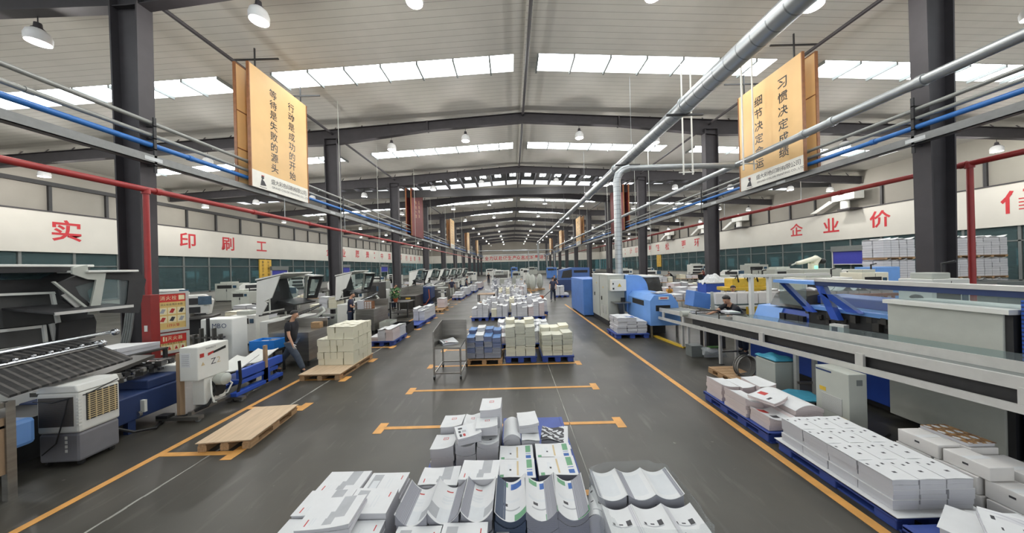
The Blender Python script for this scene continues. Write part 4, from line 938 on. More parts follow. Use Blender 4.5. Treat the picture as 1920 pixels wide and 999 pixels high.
for Y, lab, sc in ((13.75, 'white folding machine with raised black hood behind the worker at the counter', 1.), (23.55, 'first of the distant white folding machines in a line, nearest the camera', 1.), (27.95, 'second of the distant white folding machines in a line', 1.), (32.5, 'third of the distant white folding machines in a line', 1.), (36.9, 'fourth of the distant white folding machines in a line', 1.), (41.2, 'fifth of the distant white folding machines in a line', 1.), (46.5, 'last of the distant white folding machines in a line, farthest away', 1.)):
    dup(m0, loc=(-8.2, Y, 0), label=lab, sc=sc)
def bench(label, x0, x1, y0, y1, h, mt='steel_dark', name='work_table', leg=.03):
    t = thing(name, label, 'table', ((x0 + x1) / 2, (y0 + y1) / 2, 0)); w, d = (x1 - x0) / 2, (y1 - y0) / 2
    M().bx(-w, w, -d, d, h - .04, h).build('top', mt, t)
    for x in (-w + .04, w - .04):
        for y in (-d + .04, d - .04): M().bx(x - leg, x + leg, y - leg, y + leg, 0, h - .04).build('leg', 'mach_dark', t)
    M().bx(-w + .04, w - .04, -d + .03, d - .03, .25, .28).build('lower_shelf', mt, t)
    return t
# ---- the nearest machine, seen into its open hood
t = thing('folding_machine', 'large folding machine with open black hood at the left edge, behind the air cooler', 'folding machine', (0, 0, 0), 0, 'folding machines along the left line')
def onX(pts, X):                                      # outline of a panel standing along the line, read off at its distance from the aisle
    r = []
    for x, y in pts:
        U, V = UV(x, y); Y = FOC * X / U; r.append((Y, CAMH + V * Y / FOC))
    return r
def plate(name, pts, X, mt, th=.03, par=None): return M().prism(onX(pts, X), X - th, X, 'x').build(name, mt, par or t)
def hole(name, o, i, X, mt, th=.05): return M().frame(onX(o, X), onX(i, X), X - th, X, 'x').build(name, mt, t)
M().bx(-9.3, -7.9, 2.7, 5.6, 0, 1.0).build('base_cabinet', 'mach_white', t, bevel=.02)
plate('inner_panel', [(-60, 500), (165, 497), (150, 512), (185, 530), (165, 545), (175, 585), (182, 602), (180, 632), (150, 640), (-60, 672)], -7.85, 'mach_dark')
M().bx(-8.3, -7.55, 3.3, onX([(178, 494)], -7.55)[0][0], 2.79, 2.83).build('top_cover', 'mach_white', t, bevel=.008); M().bx(-8.28, -7.57, 3.3, onX([(170, 494)], -7.57)[0][0], 2.7, 2.79).build('cover_lining', 'mach_dark', t)
plate('glass_slit', [(-60, 503), (117, 504), (75, 523), (-60, 526)], -7.835, 'pane_far_glass' if 'pane_far_glass' in MATS else 'pane_teal', .01)
hole('visor_frame', [(163, 508), (262, 508), (275, 524), (262, 586), (160, 586), (120, 560), (112, 530)], [(200, 522), (243, 525), (240, 560), (236, 578), (176, 574), (150, 552), (142, 536)], -7.3, 'mach_dark')
plate('visor_glass', [(200, 522), (243, 525), (240, 560), (236, 578), (176, 574), (150, 552), (142, 536)], -7.32, 'clear', .01)
plate('hood_bracket', [(137, 501), (165, 496), (167, 509), (200, 511), (187, 589), (168, 589), (182, 524), (166, 523), (137, 513)], -7.25, 'mach_grey')
m = M(); a = onX([(167, 506), (262, 511)], -7.2); m.bx(-7.75, -7.2, a[0][0], a[1][0], a[0][1] - .04, a[0][1]); m.build('visor_cap', 'mach_white', t, bevel=.01)
plate('hood_strut', [(101, 528), (105, 527), (170, 578), (167, 581)], -7.22, 'mach_grey', .04)
plate('inspection_window', [(117, 553), (127, 549), (156, 571), (145, 577)], -7.26, 'alu', .02)
a = onX([(97, 586), (245, 586)], -7.0); m = M(); m.prism([(-7.75, a[0][1] + .06), (-6.95, a[0][1] - .03), (-6.95, a[0][1] - .005), (-7.75, a[0][1] + .09)], a[0][0], a[1][0], 'y'); m.build('shelf_flap', 'mach_dark', t); M().bx(-6.955, -6.93, a[0][0], a[1][0], a[0][1] - .04, a[0][1] + .005).build('shelf_edge', 'alu', t)
plate('door_panel', [(-60, 556), (99, 551), (109, 604), (-60, 622)], -7.75, 'frame_dark'); plate('door_panel', [(-60, 626), (83, 612), (88, 642), (-60, 660)], -7.72, 'frame_dark')
for q in ([(-60, 552), (104, 546), (106, 550), (-60, 557)], [(98, 550), (104, 549), (116, 604), (109, 606)], [(-60, 624), (80, 609), (80, 614), (-60, 630)], [(-60, 664), (110, 638), (112, 643), (-60, 671)], [(82, 609), (88, 608), (92, 641), (86, 642)], [(96, 607), (104, 605), (110, 637), (103, 638)]): plate('panel_trim', q, -7.68, 'mach_white', .04)
plate('lower_bracket', [(112, 605), (178, 593), (180, 615), (152, 622), (150, 634), (110, 640)], -7.6, 'black', .05)
def rail(p0, p1, X, r=.03):
    a = onX([p0, p1], X); M().tube([(X, a[0][0], a[0][1]), (X, a[1][0], a[1][1])], r, 8).build('fold_plate_rail', 'chrome', t); return a
a = rail((-60, 672), (206, 622), -7.1); b = rail((-60, 698), (192, 643), -6.8, .025)
for q, (r0, r1, dx0, dx1) in enumerate(((a, b, -7.1, -6.85),)):
    m = M().use('ribs2'); m.sheet(lambda u, v: (dx0 + (dx1 - dx0) * u, r0[0][0] + v * (min(r0[1][0], r1[1][0]) - r0[0][0]), (r0[0][1] - .03 + v * (r0[1][1] - r0[0][1])) * (1 - u) + u * (r1[0][1] + .05 + v * (r1[1][1] - r1[0][1]))), 4, 1, .03); m.build('fold_plate', None, t)
c = onX([(-60, 740), (120, 690)], -6.3); m = M().use('ribs2'); m.sheet(lambda u, v: (-6.8 + .5 * u, b[0][0] + v * (b[1][0] - b[0][0]), (b[0][1] - .04 + v * (b[1][1] - b[0][1])) - u * (.26 - .05 * v)), 4, 1, .03); m.build('fold_plate', None, t)
for q in range(14):
    v = .1 + q * .065; M().ball((-6.8, b[0][0] + v * (b[1][0] - b[0][0]), b[0][1] + v * (b[1][1] - b[0][1]) + .03), .028, 8).build('adjusting_knob', 'chrome' if q % 2 else 'mach_dark', t, smooth=True)
for r_ in (a, b): M().ball((-7.0 if r_ is a else -6.8, r_[1][0], r_[1][1]), .06, 10).build('end_knob', 'chrome', t, smooth=True)
OY = 4.1; OX = -8.2
M().bx(-8.0, -6.35, 4.7, 5.6, .2, .62).build('base_frame', 'navy', t, bevel=.02); M().bx(-7.9, -7.0, 3.0, 4.75, .0, .6).build('base_frame', 'mach_dark', t)
M().bx(-7.5, -6.32, 3.55, 3.9, .45, .8).build('feed_table', 'blue_mach', t, bevel=.05)
M().prism([(4.35, .86), (5.55, 1.06), (5.55, 1.12), (4.35, .92)], -7.15, -6.75, 'x').build('delivery_rail', 'steel_dark', t)
M().bx(-7.15, -6.4, 5.15, 6.35, .62, .78).build('delivery_frame', 'navy', t, bevel=.02); M().bx(-7.0, -6.35, 5.6, 5.85, .7, .9).build('white_guard', 'mach_white', t, bevel=.02)
for k in range(10): M().lathe([(.02, -.2), (.045, -.2), (.045, .2), (.02, .2)], (-6.85, 4.75 + k * .11, .9 + .006 * k), 10, 'x').build('roller', 'chrome' if k % 3 else 'mach_dark', t, smooth='auto')
random.seed(2)
for k in range(44):
    x, y, z = -7.2 + .7 * random.random(), 4.75 + 1.1 * random.random(), .8 + .13 * random.random(); s_ = .02 + .035 * random.random()
    M().bx(x - s_, x + s_, y - s_ * random.uniform(.5, 2), y + s_ * 1.4, z, z + s_ * 2, rz=random.random()).build('fitting', random.choice(['chrome', 'steel', 'mach_dark', 'steel_dark']), t)
M().bx(-6.45, -6.37, 4.85, 4.95, .0, .5).build('leg', 'navy', t); M().bx(-6.5, -6.4, 6.0, 6.1, 0, .65).build('leg', 'navy', t); M().bx(-7.9, -7.8, 5.5, 5.6, 0, .4).build('leg', 'navy', t)
M().bx(-7.2, -6.28, 5.0, 5.04, .3, .5).build('wheel_rack', 'mach_white', t)
for k in range(6): M().lathe([(.01, -.02), (.055, -.02), (.055, .02), (.01, .02)], (-7.1 + k * .15, 4.97, .28), 10, 'y').build('rack_wheel', 'chrome', t)
M().tube([(-6.3, 4.6, .25), (-6.15, 4.75, .1), (-6.1, 5.0, .03), (-6.4, 5.4, .03)], .02, 6).build('hose', 'black', t); M().ball((-6.5, 4.72, .42), (.13, .13, .1), 10).build('motor', 'black', t, smooth=True)
pile('white sheets on the low table behind the open black hood', -9.75, -8.75, 6.5, 7.3, .82, .95, kind='lift', a=.06, n=2)
bench('low table under the white sheets behind the open black hood', -9.85, -8.65, 6.4, 7.4, .815)
t = thing('cable_bundle', 'grey cables hanging down the first left column behind the black hood', 'cable', (0, 0, 0))
for k in range(4): M().tube([(-9.98 - .06 * k, 7.8, 1.9), (-9.96 - .06 * k, 7.7, 1.2), (-9.94 - .06 * k, 7.55, .5), (-9.92 - .08 * k, 7.3, .03)], .025, 6).build('cable', 'frame_grey', t)
# ---- white control cabinet lettered Z2 on a wheeled stand
t = thing('delivery_unit', 'white control cabinet lettered Z2 on a wheeled stand beside the left line', 'delivery unit', (-5.78, 5.55, 0))
M().bx(-.2, .13, -.28, .3, .7, 1.3).build('cabinet', 'mach_white', t, bevel=.015)
m = M(); letters(m, 'Z', (.132, .0, .98), (0, 1, 0), (0, 0, 1), .11); m.build('lettering', 'ink_dark', t)
m = M(); letters(m, '2', (.132, .11, .98), (0, 1, 0), (0, 0, 1), .11); m.build('lettering', 'ink_tan', t)
m = M(); letters(m, 'PERFECT', (.132, -.12, 1.24), (0, 1, 0), (0, 0, 1), .03); m.build('lettering', 'ink_dark', t)
m = M().use('ink_red').bx(.13, .134, -.24, -.17, 1.1, 1.17).use('ink_tan').prism([(-.22, .95), (-.16, .95), (-.19, 1.01)], .13, .134, 'x').use('ink_red').prism([(-.1, 1.1), (0, 1.13), (.0, 1.17), (-.1, 1.15)], .13, .134, 'x').use('black').prism([(0, 1.12), (.24, 1.16), (.24, 1.21), (0, 1.16)], .13, .134, 'x'); m.build('sticker', None, t)
m = M().use('paper').bx(-.17, .0, -.284, -.28, .95, 1.2).use('ink_grey')
for k in range(6): m.bx(-.15, -.02, -.286, -.284, .98 + k * .035, .99 + k * .035)
m.build('notice', None, t)
M().bx(-.26, -.2, -.28, -.2, .0, 1.2).build('post', 'board', t)
M().bx(-.12, .1, -.15, .25, .22, .7).build('lower_panel', 'mach_white', t, bevel=.01)
M().lathe([(.02, 0), (.11, 0), (.11, .16), (.05, .2)], (.1, .1, .6), 16, 'x').build('motor', 'mach_grey', t, smooth='auto')
M().lathe([(.02, 0), (.12, 0), (.12, .02)], (.1, .12, .4), 16, 'x').build('fan_opening', 'black', t)
M().bx(-.55, .2, -.36, -.26, .04, .1).build('foot_bar', 'steel', t); M().bx(-.05, .02, -.3, .5, .1, .16).build('foot_bar', 'steel', t); M().bx(-.1, .25, .42, .52, .04, .1).build('foot_bar', 'steel', t)
for x, y in ((-.5, -.31), (.15, -.31), (-.05, .47), (.2, .47)): q = M(); wheel(q, x, y, .045); q.build('caster', 'zinc', t)
for pts in ([(.12, -.05, .65), (.2, -.12, .4), (.22, -.1, .25), (.16, 0, .2)], [(.12, .2, .6), (.2, .28, .45), (.18, .2, .3), (.12, .1, .28)]): M().tube(pts, .014, 6).build('hose', 'mach_white', t)
M().tube([(.1, .0, .6), (.16, .0, .4), (.15, -.15, .2), (-.1, -.3, .1), (-.5, -.3, .06)], .02, 6).build('hose', 'rubber', t)
M().bx(-.5, -.3, -.4, -.28, .1, .15).build('foot_pedal', 'black', t)
# ---- blue stacker cart with white chutes
t = thing('stacker_cart', 'blue wheeled stacker frame with white paper chutes beside the Z2 cabinet', 'stacker', (-5.98, 6.6, 0))
M().bx(-.3, .3, -.45, .5, .3, .38).build('frame_rail', 'blue_casing', t, bevel=.008)
M().bx(.22, .32, -.5, .62, .42, .6).build('side_beam', 'blue_casing', t, bevel=.01); M().bx(.2, .34, -.62, .6, .1, .18).build('side_beam', 'blue_casing', t, bevel=.01); M().bx(-.36, -.28, -.5, .5, .1, .18).build('side_beam', 'blue_casing', t, bevel=.01)
M().bx(.28, .34, .1, .16, .1, .95).build('post', 'board', t); M().bx(.24, .34, .1, .22, .18, .45).build('post', 'blue_casing', t)
for k, (y, l) in enumerate(((-.4, .5), (.15, .5))):
    m = M(); m.sheet(lambda u, v: (-.3 + .5 * u, y + l * v, .55 + .16 * v + .05 * (2 * u - 1) ** 2), 8, 4, .02); m.build('chute', 'mach_white', t)
M().bx(-.1, .22, -.1, .0, .2, .55).build('motor', 'black', t, bevel=.03)
for x, y in ((.3, .57), (.28, -.58), (-.32, .45), (-.32, -.45)): q = M(); wheel(q, x, y, .055); q.build('caster', 'rubber', t)
M().tube([(.3, -.5, .8), (.32, -.5, .4), (.3, -.56, .12)], .025, 8).build('hose', 'rubber', t)
m = M(); m.frame([(-.32, -.2), (.32, -.2), (.32, .2), (-.32, .2)], [(-.28, -.17), (.28, -.17), (.28, .17), (-.28, .17)], .0, .24, 'z'); m.bx(-.3, .3, -.18, .18, 0, .02)
o = tag(m.build('blue_tub', 'blue_tub', loc=(-6.45, 7.75, .62)), 'bright blue plastic tub of white offcuts behind the Z2 cabinet', 'tub')
pile('white offcuts in the bright blue tub', -6.7, -6.25, 7.62, 7.9, .645, .8, kind='lift', a=.1, n=2, name='paper_offcut', cat='paper')
o = thing('tub_stand', 'low dark stand under the bright blue tub', 'stand', (-6.45, 7.75, 0)); M().bx(-.33, .33, -.2, .2, .56, .615).build('top', 'mach_dark', o)
for x in (-.28, .28):
    for y in (-.16, .16): M().bx(x - .02, x + .02, y - .02, y + .02, 0, .56).build('leg', 'mach_dark', o)
# ---- cabinet lettered MBO
t = thing('control_cabinet', 'white control cabinet lettered MBO behind the Z2 cabinet', 'cabinet', (-7.6, 8.0, 0))
M().bx(-.4, .4, -.45, .0, .15, 1.45).build('casing', 'mach_white', t, bevel=.02); M().bx(-.36, .36, -.4, -.05, 0, .15).build('plinth', 'mach_dark', t)
m = M(); letters(m, 'MBO', (-.05, -.453, 1.28), (1, 0, 0), (0, 0, 1), .12); m.build('lettering', 'navy', t)
M().tube([(-.05, -.6, .6), (-.05, -.6, 1.5)], .035, 8).build('gauge_post', 'black', t); M().bx(-.45, .35, -.63, -.57, 1.0, 1.04).build('gauge_rail', 'steel_dark', t)
for k in range(5): M().bx(-.4 + k * .16, -.36 + k * .16, -.64, -.56, .8, 1.25 if k % 2 else 1.1).build('gauge_arm', 'steel_dark', t)
# ---- fire hydrant cabinet
t = thing('hydrant_cabinet', 'red fire hydrant cabinet with picture signs beside the first left column', 'fire cabinet', (-11.08, 9.6, 0), math.radians(62)); t.scale = (.82, 1, 1.07)
M().bx(-.46, .46, 0, .35, .0, 1.9).build('casing', 'hydrant', t, bevel=.01)
def door(z0, z1, name):
    dd = M().frame([(-.46, z0), (.46, z0), (.46, z1), (-.46, z1)], [(-.37, z0 + .08), (.37, z0 + .08), (.37, z1 - .06), (-.37, z1 - .06)], -.03, .0, 'y').build(name, 'alu', t)
    M().bx(-.37, .37, -.012, -.004, z0 + .08, z1 - .06).build('sign_board', 'sign_tan', dd); M().bx(-.37, .37, -.016, -.012, z1 - .3, z1 - .06).build('sign_header', 'sign_red', dd)
    return dd
d1 = door(.74, 1.93, 'upper_door'); m = M(); letters(m, '消火栓', (-.25, -.019, 1.75), (1, 0, 0), (0, 0, 1), .13, adv=.155); m.use('gold') if False else m.bx(.18, .34, -.018, -.016, 1.68, 1.82); m.build('lettering', 'sign_cream', d1)
m = M(); letters(m, '消火栓使用示意图', (-.27, -.014, 1.55), (1, 0, 0), (0, 0, 1), .065, adv=.075); m.build('lettering', 'ink_dark', d1)
m = M()
for i in range(3):
    for j in range(2):
        x, z = -.25 + i * .25, 1.36 - j * .25; m.use('sign_cream').bx(x - .11, x + .11, -.015, -.012, z - .1, z + .1); m.use(('ink_grey', 'ink_red', 'ink_dark')[(i + j) % 3]).prism([(x - .08, z - .05), (x + .02, z - .07), (x + .08, z + .05), (x - .01, z + .07)], -.018, -.015, 'y')
m.build('picture', None, d1)
m = M(); letters(m, '119火警', (-.12, -.014, .92), (1, 0, 0), (0, 0, 1), .09); m.build('lettering', 'sign_red', d1)
d2 = door(.08, .7, 'lower_door'); m = M(); letters(m, '灭火器', (-.08, -.019, .53), (1, 0, 0), (0, 0, 1), .12, adv=.14); m.bx(-.26, -.22, -.019, -.016, .46, .6); m.bx(-.19, -.16, -.019, -.016, .46, .58); m.build('lettering', 'sign_cream', d2)
m = M(); letters(m, '灭火器使用示意图', (-.26, -.014, .37), (1, 0, 0), (0, 0, 1), .055, adv=.07); m.build('lettering', 'ink_dark', d2)
m = M()
for i in range(4): m.use('sign_cream').bx(-.35 + i * .18, -.2 + i * .18, -.015, -.012, .17, .33); m.use('ink_red').prism([(-.32 + i * .18, .19), (-.23 + i * .18, .19), (-.275 + i * .18, .3)], -.018, -.015, 'y')
m.build('picture', None, d2)
for z in (1.3, .4): M().bx(-.44, -.41, -.045, -.03, z - .06, z + .06).build('door_handle', 'mach_dark', t)
o = tag(M().bx(-.12, .12, -.1, .1, 0, 2.12).build('riser_casing', 'hydrant', loc=(-9.26, 7.55, 0), bevel=.01), 'dark red pipe casing standing before the first left column', 'pipe casing'); M().bx(-.04, .04, -.11, -.1, 1.2, 1.35).build('latch', 'alu', o)
# ---- steel counters along the left line
def counter(label, x0, x1, y0, y1, h, splash, mt='steel'):
    t = thing('steel_counter', label, 'counter', ((x0 + x1) / 2, (y0 + y1) / 2, 0), 0, 'steel counters along the left line'); w, d = (x1 - x0) / 2, (y1 - y0) / 2
    M().bx(-w + .01, w - .01, -d + .01, d - .01, .14, h - .03).build('body', mt, t, bevel=.008); M().bx(-w, w, -d, d, h - .03, h).build('worktop', 'steel', t)
    M().bx(-w, w, d - .02, d, h, splash).build('back_panel', 'steel', t); M().bx(-w, -w + .02, -d, d, h, splash).build('side_panel', 'steel', t)
    for x in (-w + .04, w - .04):
        for y in (-d + .04, d - .04): M().bx(x - .025, x + .025, y - .025, y + .025, 0, .14).build('leg', 'mach_dark', t)
    return t
counter('steel waste counter with raised back behind the walking worker', -6.78, -5.65, 8.14, 9.0, .93, 1.2)
m = M().bx(-.13, .13, -.08, .08, 0, .17); tag(m.build('wooden_box', 'wood', loc=(-5.85, 8.8, .932)), 'small wooden box on the steel counter behind the walking worker', 'box')
counter('steel counter with raised back where a worker holds white paper', -6.42, -5.65, 12.0, 13.4, 1.0, 1.3)
m = M().use('white_box')
m.bx(-.2, .2, -.12, .12, 0, .3)
o = tag(m.build('wire_basket', None, loc=(-6.05, 12.35, 1.002)), 'small red and white basket on the counter beside the worker', 'basket')
m = M()
for k in range(5): m.bx(-.21 + k * .1, -.19 + k * .1, -.125, .125, 0, .31)
for k in range(4): m.bx(-.21, .21, -.125, .125, .02 + k * .09, .035 + k * .09)
m.build('bars', 'frame_wood', o)
counter('dark steel sink counter with a yellow label beyond the potted plant', -7.0, -6.0, 18.2, 19.8, .95, 1.45, 'steel_dark')
counter('distant steel counter beside the blue hopper', -6.1, -5.2, 21.6, 22.6, 1.05, 1.25); counter('distant steel counter below the white hoods', -6.0, -5.1, 26.4, 27.6, 1.1, 1.3)
M_ = M().bx(-.15, .15, -.005, .005, 0, .1); tag(M_.build('label_plate', 'yellow_sign', loc=(-6.45, 18.19, .75)), 'yellow label on the dark steel sink counter', 'label')
bench('dark steel table carrying the potted plant', -6.6, -5.6, 15.75, 16.9, .85)
# ---- potted plant
t = thing('potted_plant', 'leafy green potted plant on the dark steel table', 'plant', (-6.35, 16.0, .85))
M().lathe([(.09, 0), (.13, .2), (.14, .2), (.12, .19)], n=14).build('pot', 'rust', t, smooth='auto')
m = M(); random.seed(3)
for k in range(130):
    a, r, h = random.uniform(0, 2 * PI), .3 * math.sqrt(random.random()), random.uniform(.2, .75)
    c = Vector((r * math.cos(a), r * math.sin(a), h)); q = Quaternion((random.random() - .5, random.random() - .5, random.random() - .5, 1)).normalized()
    m.add([c + q @ Vector(p) for p in ((-.03, 0, 0), (0, -.07, .01), (.03, 0, 0), (0, .07, .01))], [(0, 1, 2, 3)])
m.build('leaves', 'leaf', t)
for k in range(5): M().tube([(0, 0, .15), (.1 * math.cos(k * 1.3), .1 * math.sin(k * 1.3), .5)], .008, 5).build('stem', 'leaf', t)
# ---- bins and boxes
def openbox(name, label, cat, x0, x1, y0, y1, h, mt, z=0., th=.012):
    w, d = (x1 - x0) / 2, (y1 - y0) / 2
    m = M().frame([(-w, -d), (w, -d), (w, d), (-w, d)], [(-w + th, -d + th), (w - th, -d + th), (w - th, d - th), (-w + th, d - th)], 0, h, 'z'); m.bx(-w + th, w - th, -d + th, d - th, 0, .02)
    return tag(m.build(name, mt, loc=((x0 + x1) / 2, (y0 + y1) / 2, z)), label, cat)
openbox('plastic_crate', 'low black plastic crate on the floor beyond the second left pallet', 'crate', -4.95, -4.25, 11.75, 12.6, .38, 'black')
openbox('carton', 'open grey cardboard carton beside the low black crate', 'carton', -5.5, -5.05, 12.1, 12.8, .45, 'mach_grey')
t = thing('waste_hopper', 'dark blue waste hopper with orange hose below the distant hoods', 'hopper', (-6.0, 20.6, 0)); M().prism([(-.45, 1.35), (.45, 1.35), (.45, .6), (.2, .3), (-.2, .3), (-.45, .6)], -.5, .5, 'y').build('bin', 'navy', t, bevel=.02)
M().bx(-.35, .35, -.4, .4, 0, .3).build('stand', 'navy', t); M().tube([(.3, -.52, 1.2), (.35, -.55, .6), (.1, -.6, .2), (-.3, -.55, .12)], .03, 6).build('hose', 'rust', t)
t = thing('pedestal_stand', 'white pedestal stand between the dark blue hopper and the counters', 'stand', (-4.95, 20.9, 0)); M().bx(-.4, .4, -.3, .3, 0, .08).build('foot', 'mach_grey', t); M().bx(-.1, .1, -.1, .1, .08, 1.2).build('column', 'mach_white', t); M().bx(-.35, .35, -.25, .25, 1.2, 1.26).build('table_top', 'mach_grey', t); M().bx(-.3, .25, -.1, .1, .9, .96).build('arm', 'mach_white', t)
# ================================================================ right side: binder, conveyor, casing machine
t = thing('binder_line', 'pale blue book binder with grey electrical cabinet beside the right line', 'binding machine', (0, 0, 0))
M().bx(3.54, 4.62, 14.8, 17.8, .06, 1.87).build('blue_housing', 'blue_deep', t, bevel=.02); M().bx(3.6, 4.55, 14.85, 17.75, 0, .06).build('plinth', 'mach_dark', t)
M().bx(3.98, 4.68, 12.36, 14.72, .22, 2.12).build('electrical_cabinet', 'mach_grey', t, bevel=.01); M().bx(4.0, 4.66, 12.4, 14.7, 0, .22).build('plinth', 'mach_dark', t)
M().bx(3.96, 4.7, 12.34, 14.74, 2.12, 2.15).build('cabinet_lid', 'mach_white', t)
for i, y in enumerate((13.52,)): M().bx(3.972, 3.98, y - .008, y + .008, .25, 2.08).build('door_gap', 'mach_dark', t)
for y, z in ((13.2, 1.1), (14.3, 1.2)): M().bx(3.95, 3.98, y - .03, y + .03, z - .08, z + .08).build('door_handle', 'mach_dark', t)
for y in (12.75, 13.15): M().bx(3.968, 3.98, y - .13, y + .13, .45, .8).build('vent_grille', 'vent', t)
for y, z in ((13.0, 1.55), (14.0, 1.7)): M().prism([(y - .05, z), (y + .05, z), (y, z + .09)], 3.974, 3.98, 'x').build('warning_sticker', 'yellow', t)
cb = M().bx(4.06, 4.66, 12.1, 12.36, 1.48, 1.95).build('control_box', 'mach_white', t, bevel=.01)
M().prism([(4.3, 1.66), (4.46, 1.66), (4.38, 1.8)], 12.09, 12.1, 'y').build('warning_sticker', 'yellow', cb); M().bx(4.1, 4.14, 12.08, 12.1, 1.75, 1.82).build('switch', 'black', cb); M().bx(4.1, 4.16, 12.085, 12.1, 1.55, 1.62).build('switch', 'mach_dark', cb)
M().bx(4.1, 4.8, 11.9, 12.36, 1.0, 1.03).build('tray', 'steel', t); M().prism([(4.4, .3), (4.55, .3), (4.5, 1.0), (4.3, 1.0)], 12.1, 12.2, 'y').build('tray_bracket', 'steel_dark', t)
M().bx(4.45, 4.62, 12.15, 12.2, 1.03, 1.2).build('keypad', 'black', t)
dome = [(4.7, .6)] + [(4.7 + .12 * k / 4, 2.1 + .02 * k / 4) for k in range(1)] + [(4.7, 2.12), (5.1, 2.12)] + [(5.1 + .5 * math.sin(a), 1.45 + .67 * math.cos(a)) for a in [k * PI / 16 for k in range(1, 9)]] + [(5.6, .6)]
M().prism(dome, 12.2, 14.6, 'y').build('curved_hood', 'blue_mach', t)
M().bx(5.0, 5.15, 12.6, 12.75, 2.11, 2.14).build('hood_latch', 'mach_dark', t)
sm = [(5.62, 1.2), (5.62, 2.0), (6.15, 2.0), (6.35, 1.2)]
M().prism(sm, 12.4, 14.4, 'y').build('smoked_cover', 'smoked', t); M().bx(5.6, 6.5, 12.3, 14.5, .5, 1.2).build('blue_lower_body', 'blue_deep', t); M().bx(5.6, 6.3, 12.36, 14.44, 2.0, 2.05).build('cover_rim', 'mach_white', t)
body = [(4.76, .42), (4.76, 1.28), (4.9, 1.47), (5.5, 1.5), (5.72, 1.2), (5.8, .55), (5.8, .42)]
M().prism(body, 10.25, 12.3, 'y').build('feeder_body', 'blue_mach', t)
M().bx(4.752, 4.764, 10.75, 11.75, 1.05, 1.24).build('side_window', 'mach_dark', t); M().bx(4.95, 5.45, 10.242, 10.26, .92, 1.12).build('outlet', 'black', t)
m = M(); m.bx(4.8, 4.86, 10.24, 10.25, .5, .5); M().bx(5.05, 5.4, 10.23, 10.25, 1.32, 1.42).build('name_plate', 'mach_white', t); M().bx(5.1, 5.35, 10.226, 10.23, 1.35, 1.39).build('name_plate_mark', 'ink_red', t)
pile('white printed sheets lying on top of the pale blue binder', 5.05, 5.45, 10.4, 10.8, 1.505, 1.53, kind='wave', a=.02, n=1, paint=COVK, rz=.2)
for x, y in ((4.8, 10.3), (5.7, 10.3), (4.8, 12.2), (5.7, 12.2)): M().bx(x - .03, x + .03, y - .03, y + .03, 0, .44).build('leg', 'steel', t)
M().bx(4.9, 5.6, 10.9, 11.9, .0, .42).build('pump_box', 'mach_dark', t)
m = M(); m.bx(5.0, 5.12, 8.9, 10.4, .0, .05, rz=.12); tag(m.build('cable_cover', 'yellow'), 'yellow cable cover strip on the floor below the binder outlet', 'cable cover')
# ---- conveyor
CX0, CX1 = 5.06, 5.74
t = thing('conveyor', 'long aluminium belt conveyor running from the binder towards the camera on the right', 'conveyor', (0, 0, 0))
zt = lambda y: 1.05 + (10.1 - y) * .044
zl = lambda y: .74 + (10.3 - y) * .048
def slant(x0, x1, y0, y1, f, h): 
    m = M(); m.add([(x0, y0, f(y0) - h), (x1, y0, f(y0) - h), (x1, y1, f(y1) - h), (x0, y1, f(y1) - h), (x0, y0, f(y0)), (x1, y0, f(y0)), (x1, y1, f(y1)), (x0, y1, f(y1))], [(3, 2, 1, 0), (4, 5, 6, 7), (0, 1, 5, 4), (1, 2, 6, 5), (2, 3, 7, 6), (3, 0, 4, 7)]); return m
slant(CX0 - .02, CX0 + .02, 8.75, 10.2, zt, .13).build('side_rail', 'alu', t); slant(CX0 - .02, CX0 + .02, 1.5, 8.65, zt, .13).build('side_rail', 'alu', t)
slant(CX1 - .02, CX1 + .02, 1.5, 10.2, zt, .13).build('side_rail', 'alu', t)
slant(CX0 - .06, CX0 - .02, 1.5, 10.2, zl, .085).build('lower_rail', 'alu', t)
slant(CX0 + .02, CX1 - .02, 1.5, 10.2, lambda y: zt(y) - .02, .015).build('belt', 'frame_grey', t)
slant(CX0 + .03, CX0 + .06, 1.5, 8.4, lambda y: zt(y) - .13, .16).build('under_skirt', 'mach_dark', t)
slant(CX0 + .3, CX1 + .1, 1.5, 7.2, lambda y: zt(y) + .1, .012).build('clear_cover', 'clear', t)
slant(CX0 + .28, CX0 + .3, 1.5, 7.2, lambda y: zt(y) + .1, .12).build('cover_edge', 'alu', t)
for x, y in ((5.12, 8.95), (5.08, 8.6), (5.2, 7.45), (5.64, 7.5), (5.24, 5.5), (5.5, 5.42), (5.2, 2.2), (5.66, 2.2), (5.62, 8.7)):
    M().bx(x - .028, x + .028, y - .028, y + .028, 0, zl(y) - .02 if x < 5.3 else zt(y) - .13).build('leg', 'alu', t); M().bx(x - .06, x + .06, y - .05, y + .05, 0, .012).build('foot_plate', 'steel_dark', t)
for y in (7.45, 5.45): M().bx(5.22, 5.62, y - .015, y + .015, .3, .34).build('cross_bar', 'steel', t)
for y in (9.9, 8.75, 6.0, 4.3, 2.9): M().bx(CX0 - .05, CX0 - .01, y - .05, y + .05, zl(y) - .02, zt(y) - .1).build('bracket', 'alu', t)
M().lathe([(.03, -.16), (.085, -.16), (.085, .1), (.05, .14), (.02, .14)], (CX0 - .02, 8.6, zt(8.6) - .02), 16, 'x').build('motor', 'mach_grey', t, smooth='auto')
M().tube([(CX0 + .02, 8.5, zt(8.5)), (CX1, 8.5, zt(8.5))], .05, 12).build('end_roller', 'chrome', t, smooth='auto')
for y in (8.2, 7.3): M().tube([(CX0 + .02, y, zt(y)), (CX0 + .02, y, zt(y) + .1), (CX1 - .05, y, zt(y) + .1), (CX1 - .05, y, zt(y))], .018, 6).build('guide_frame', 'steel_dark', t)
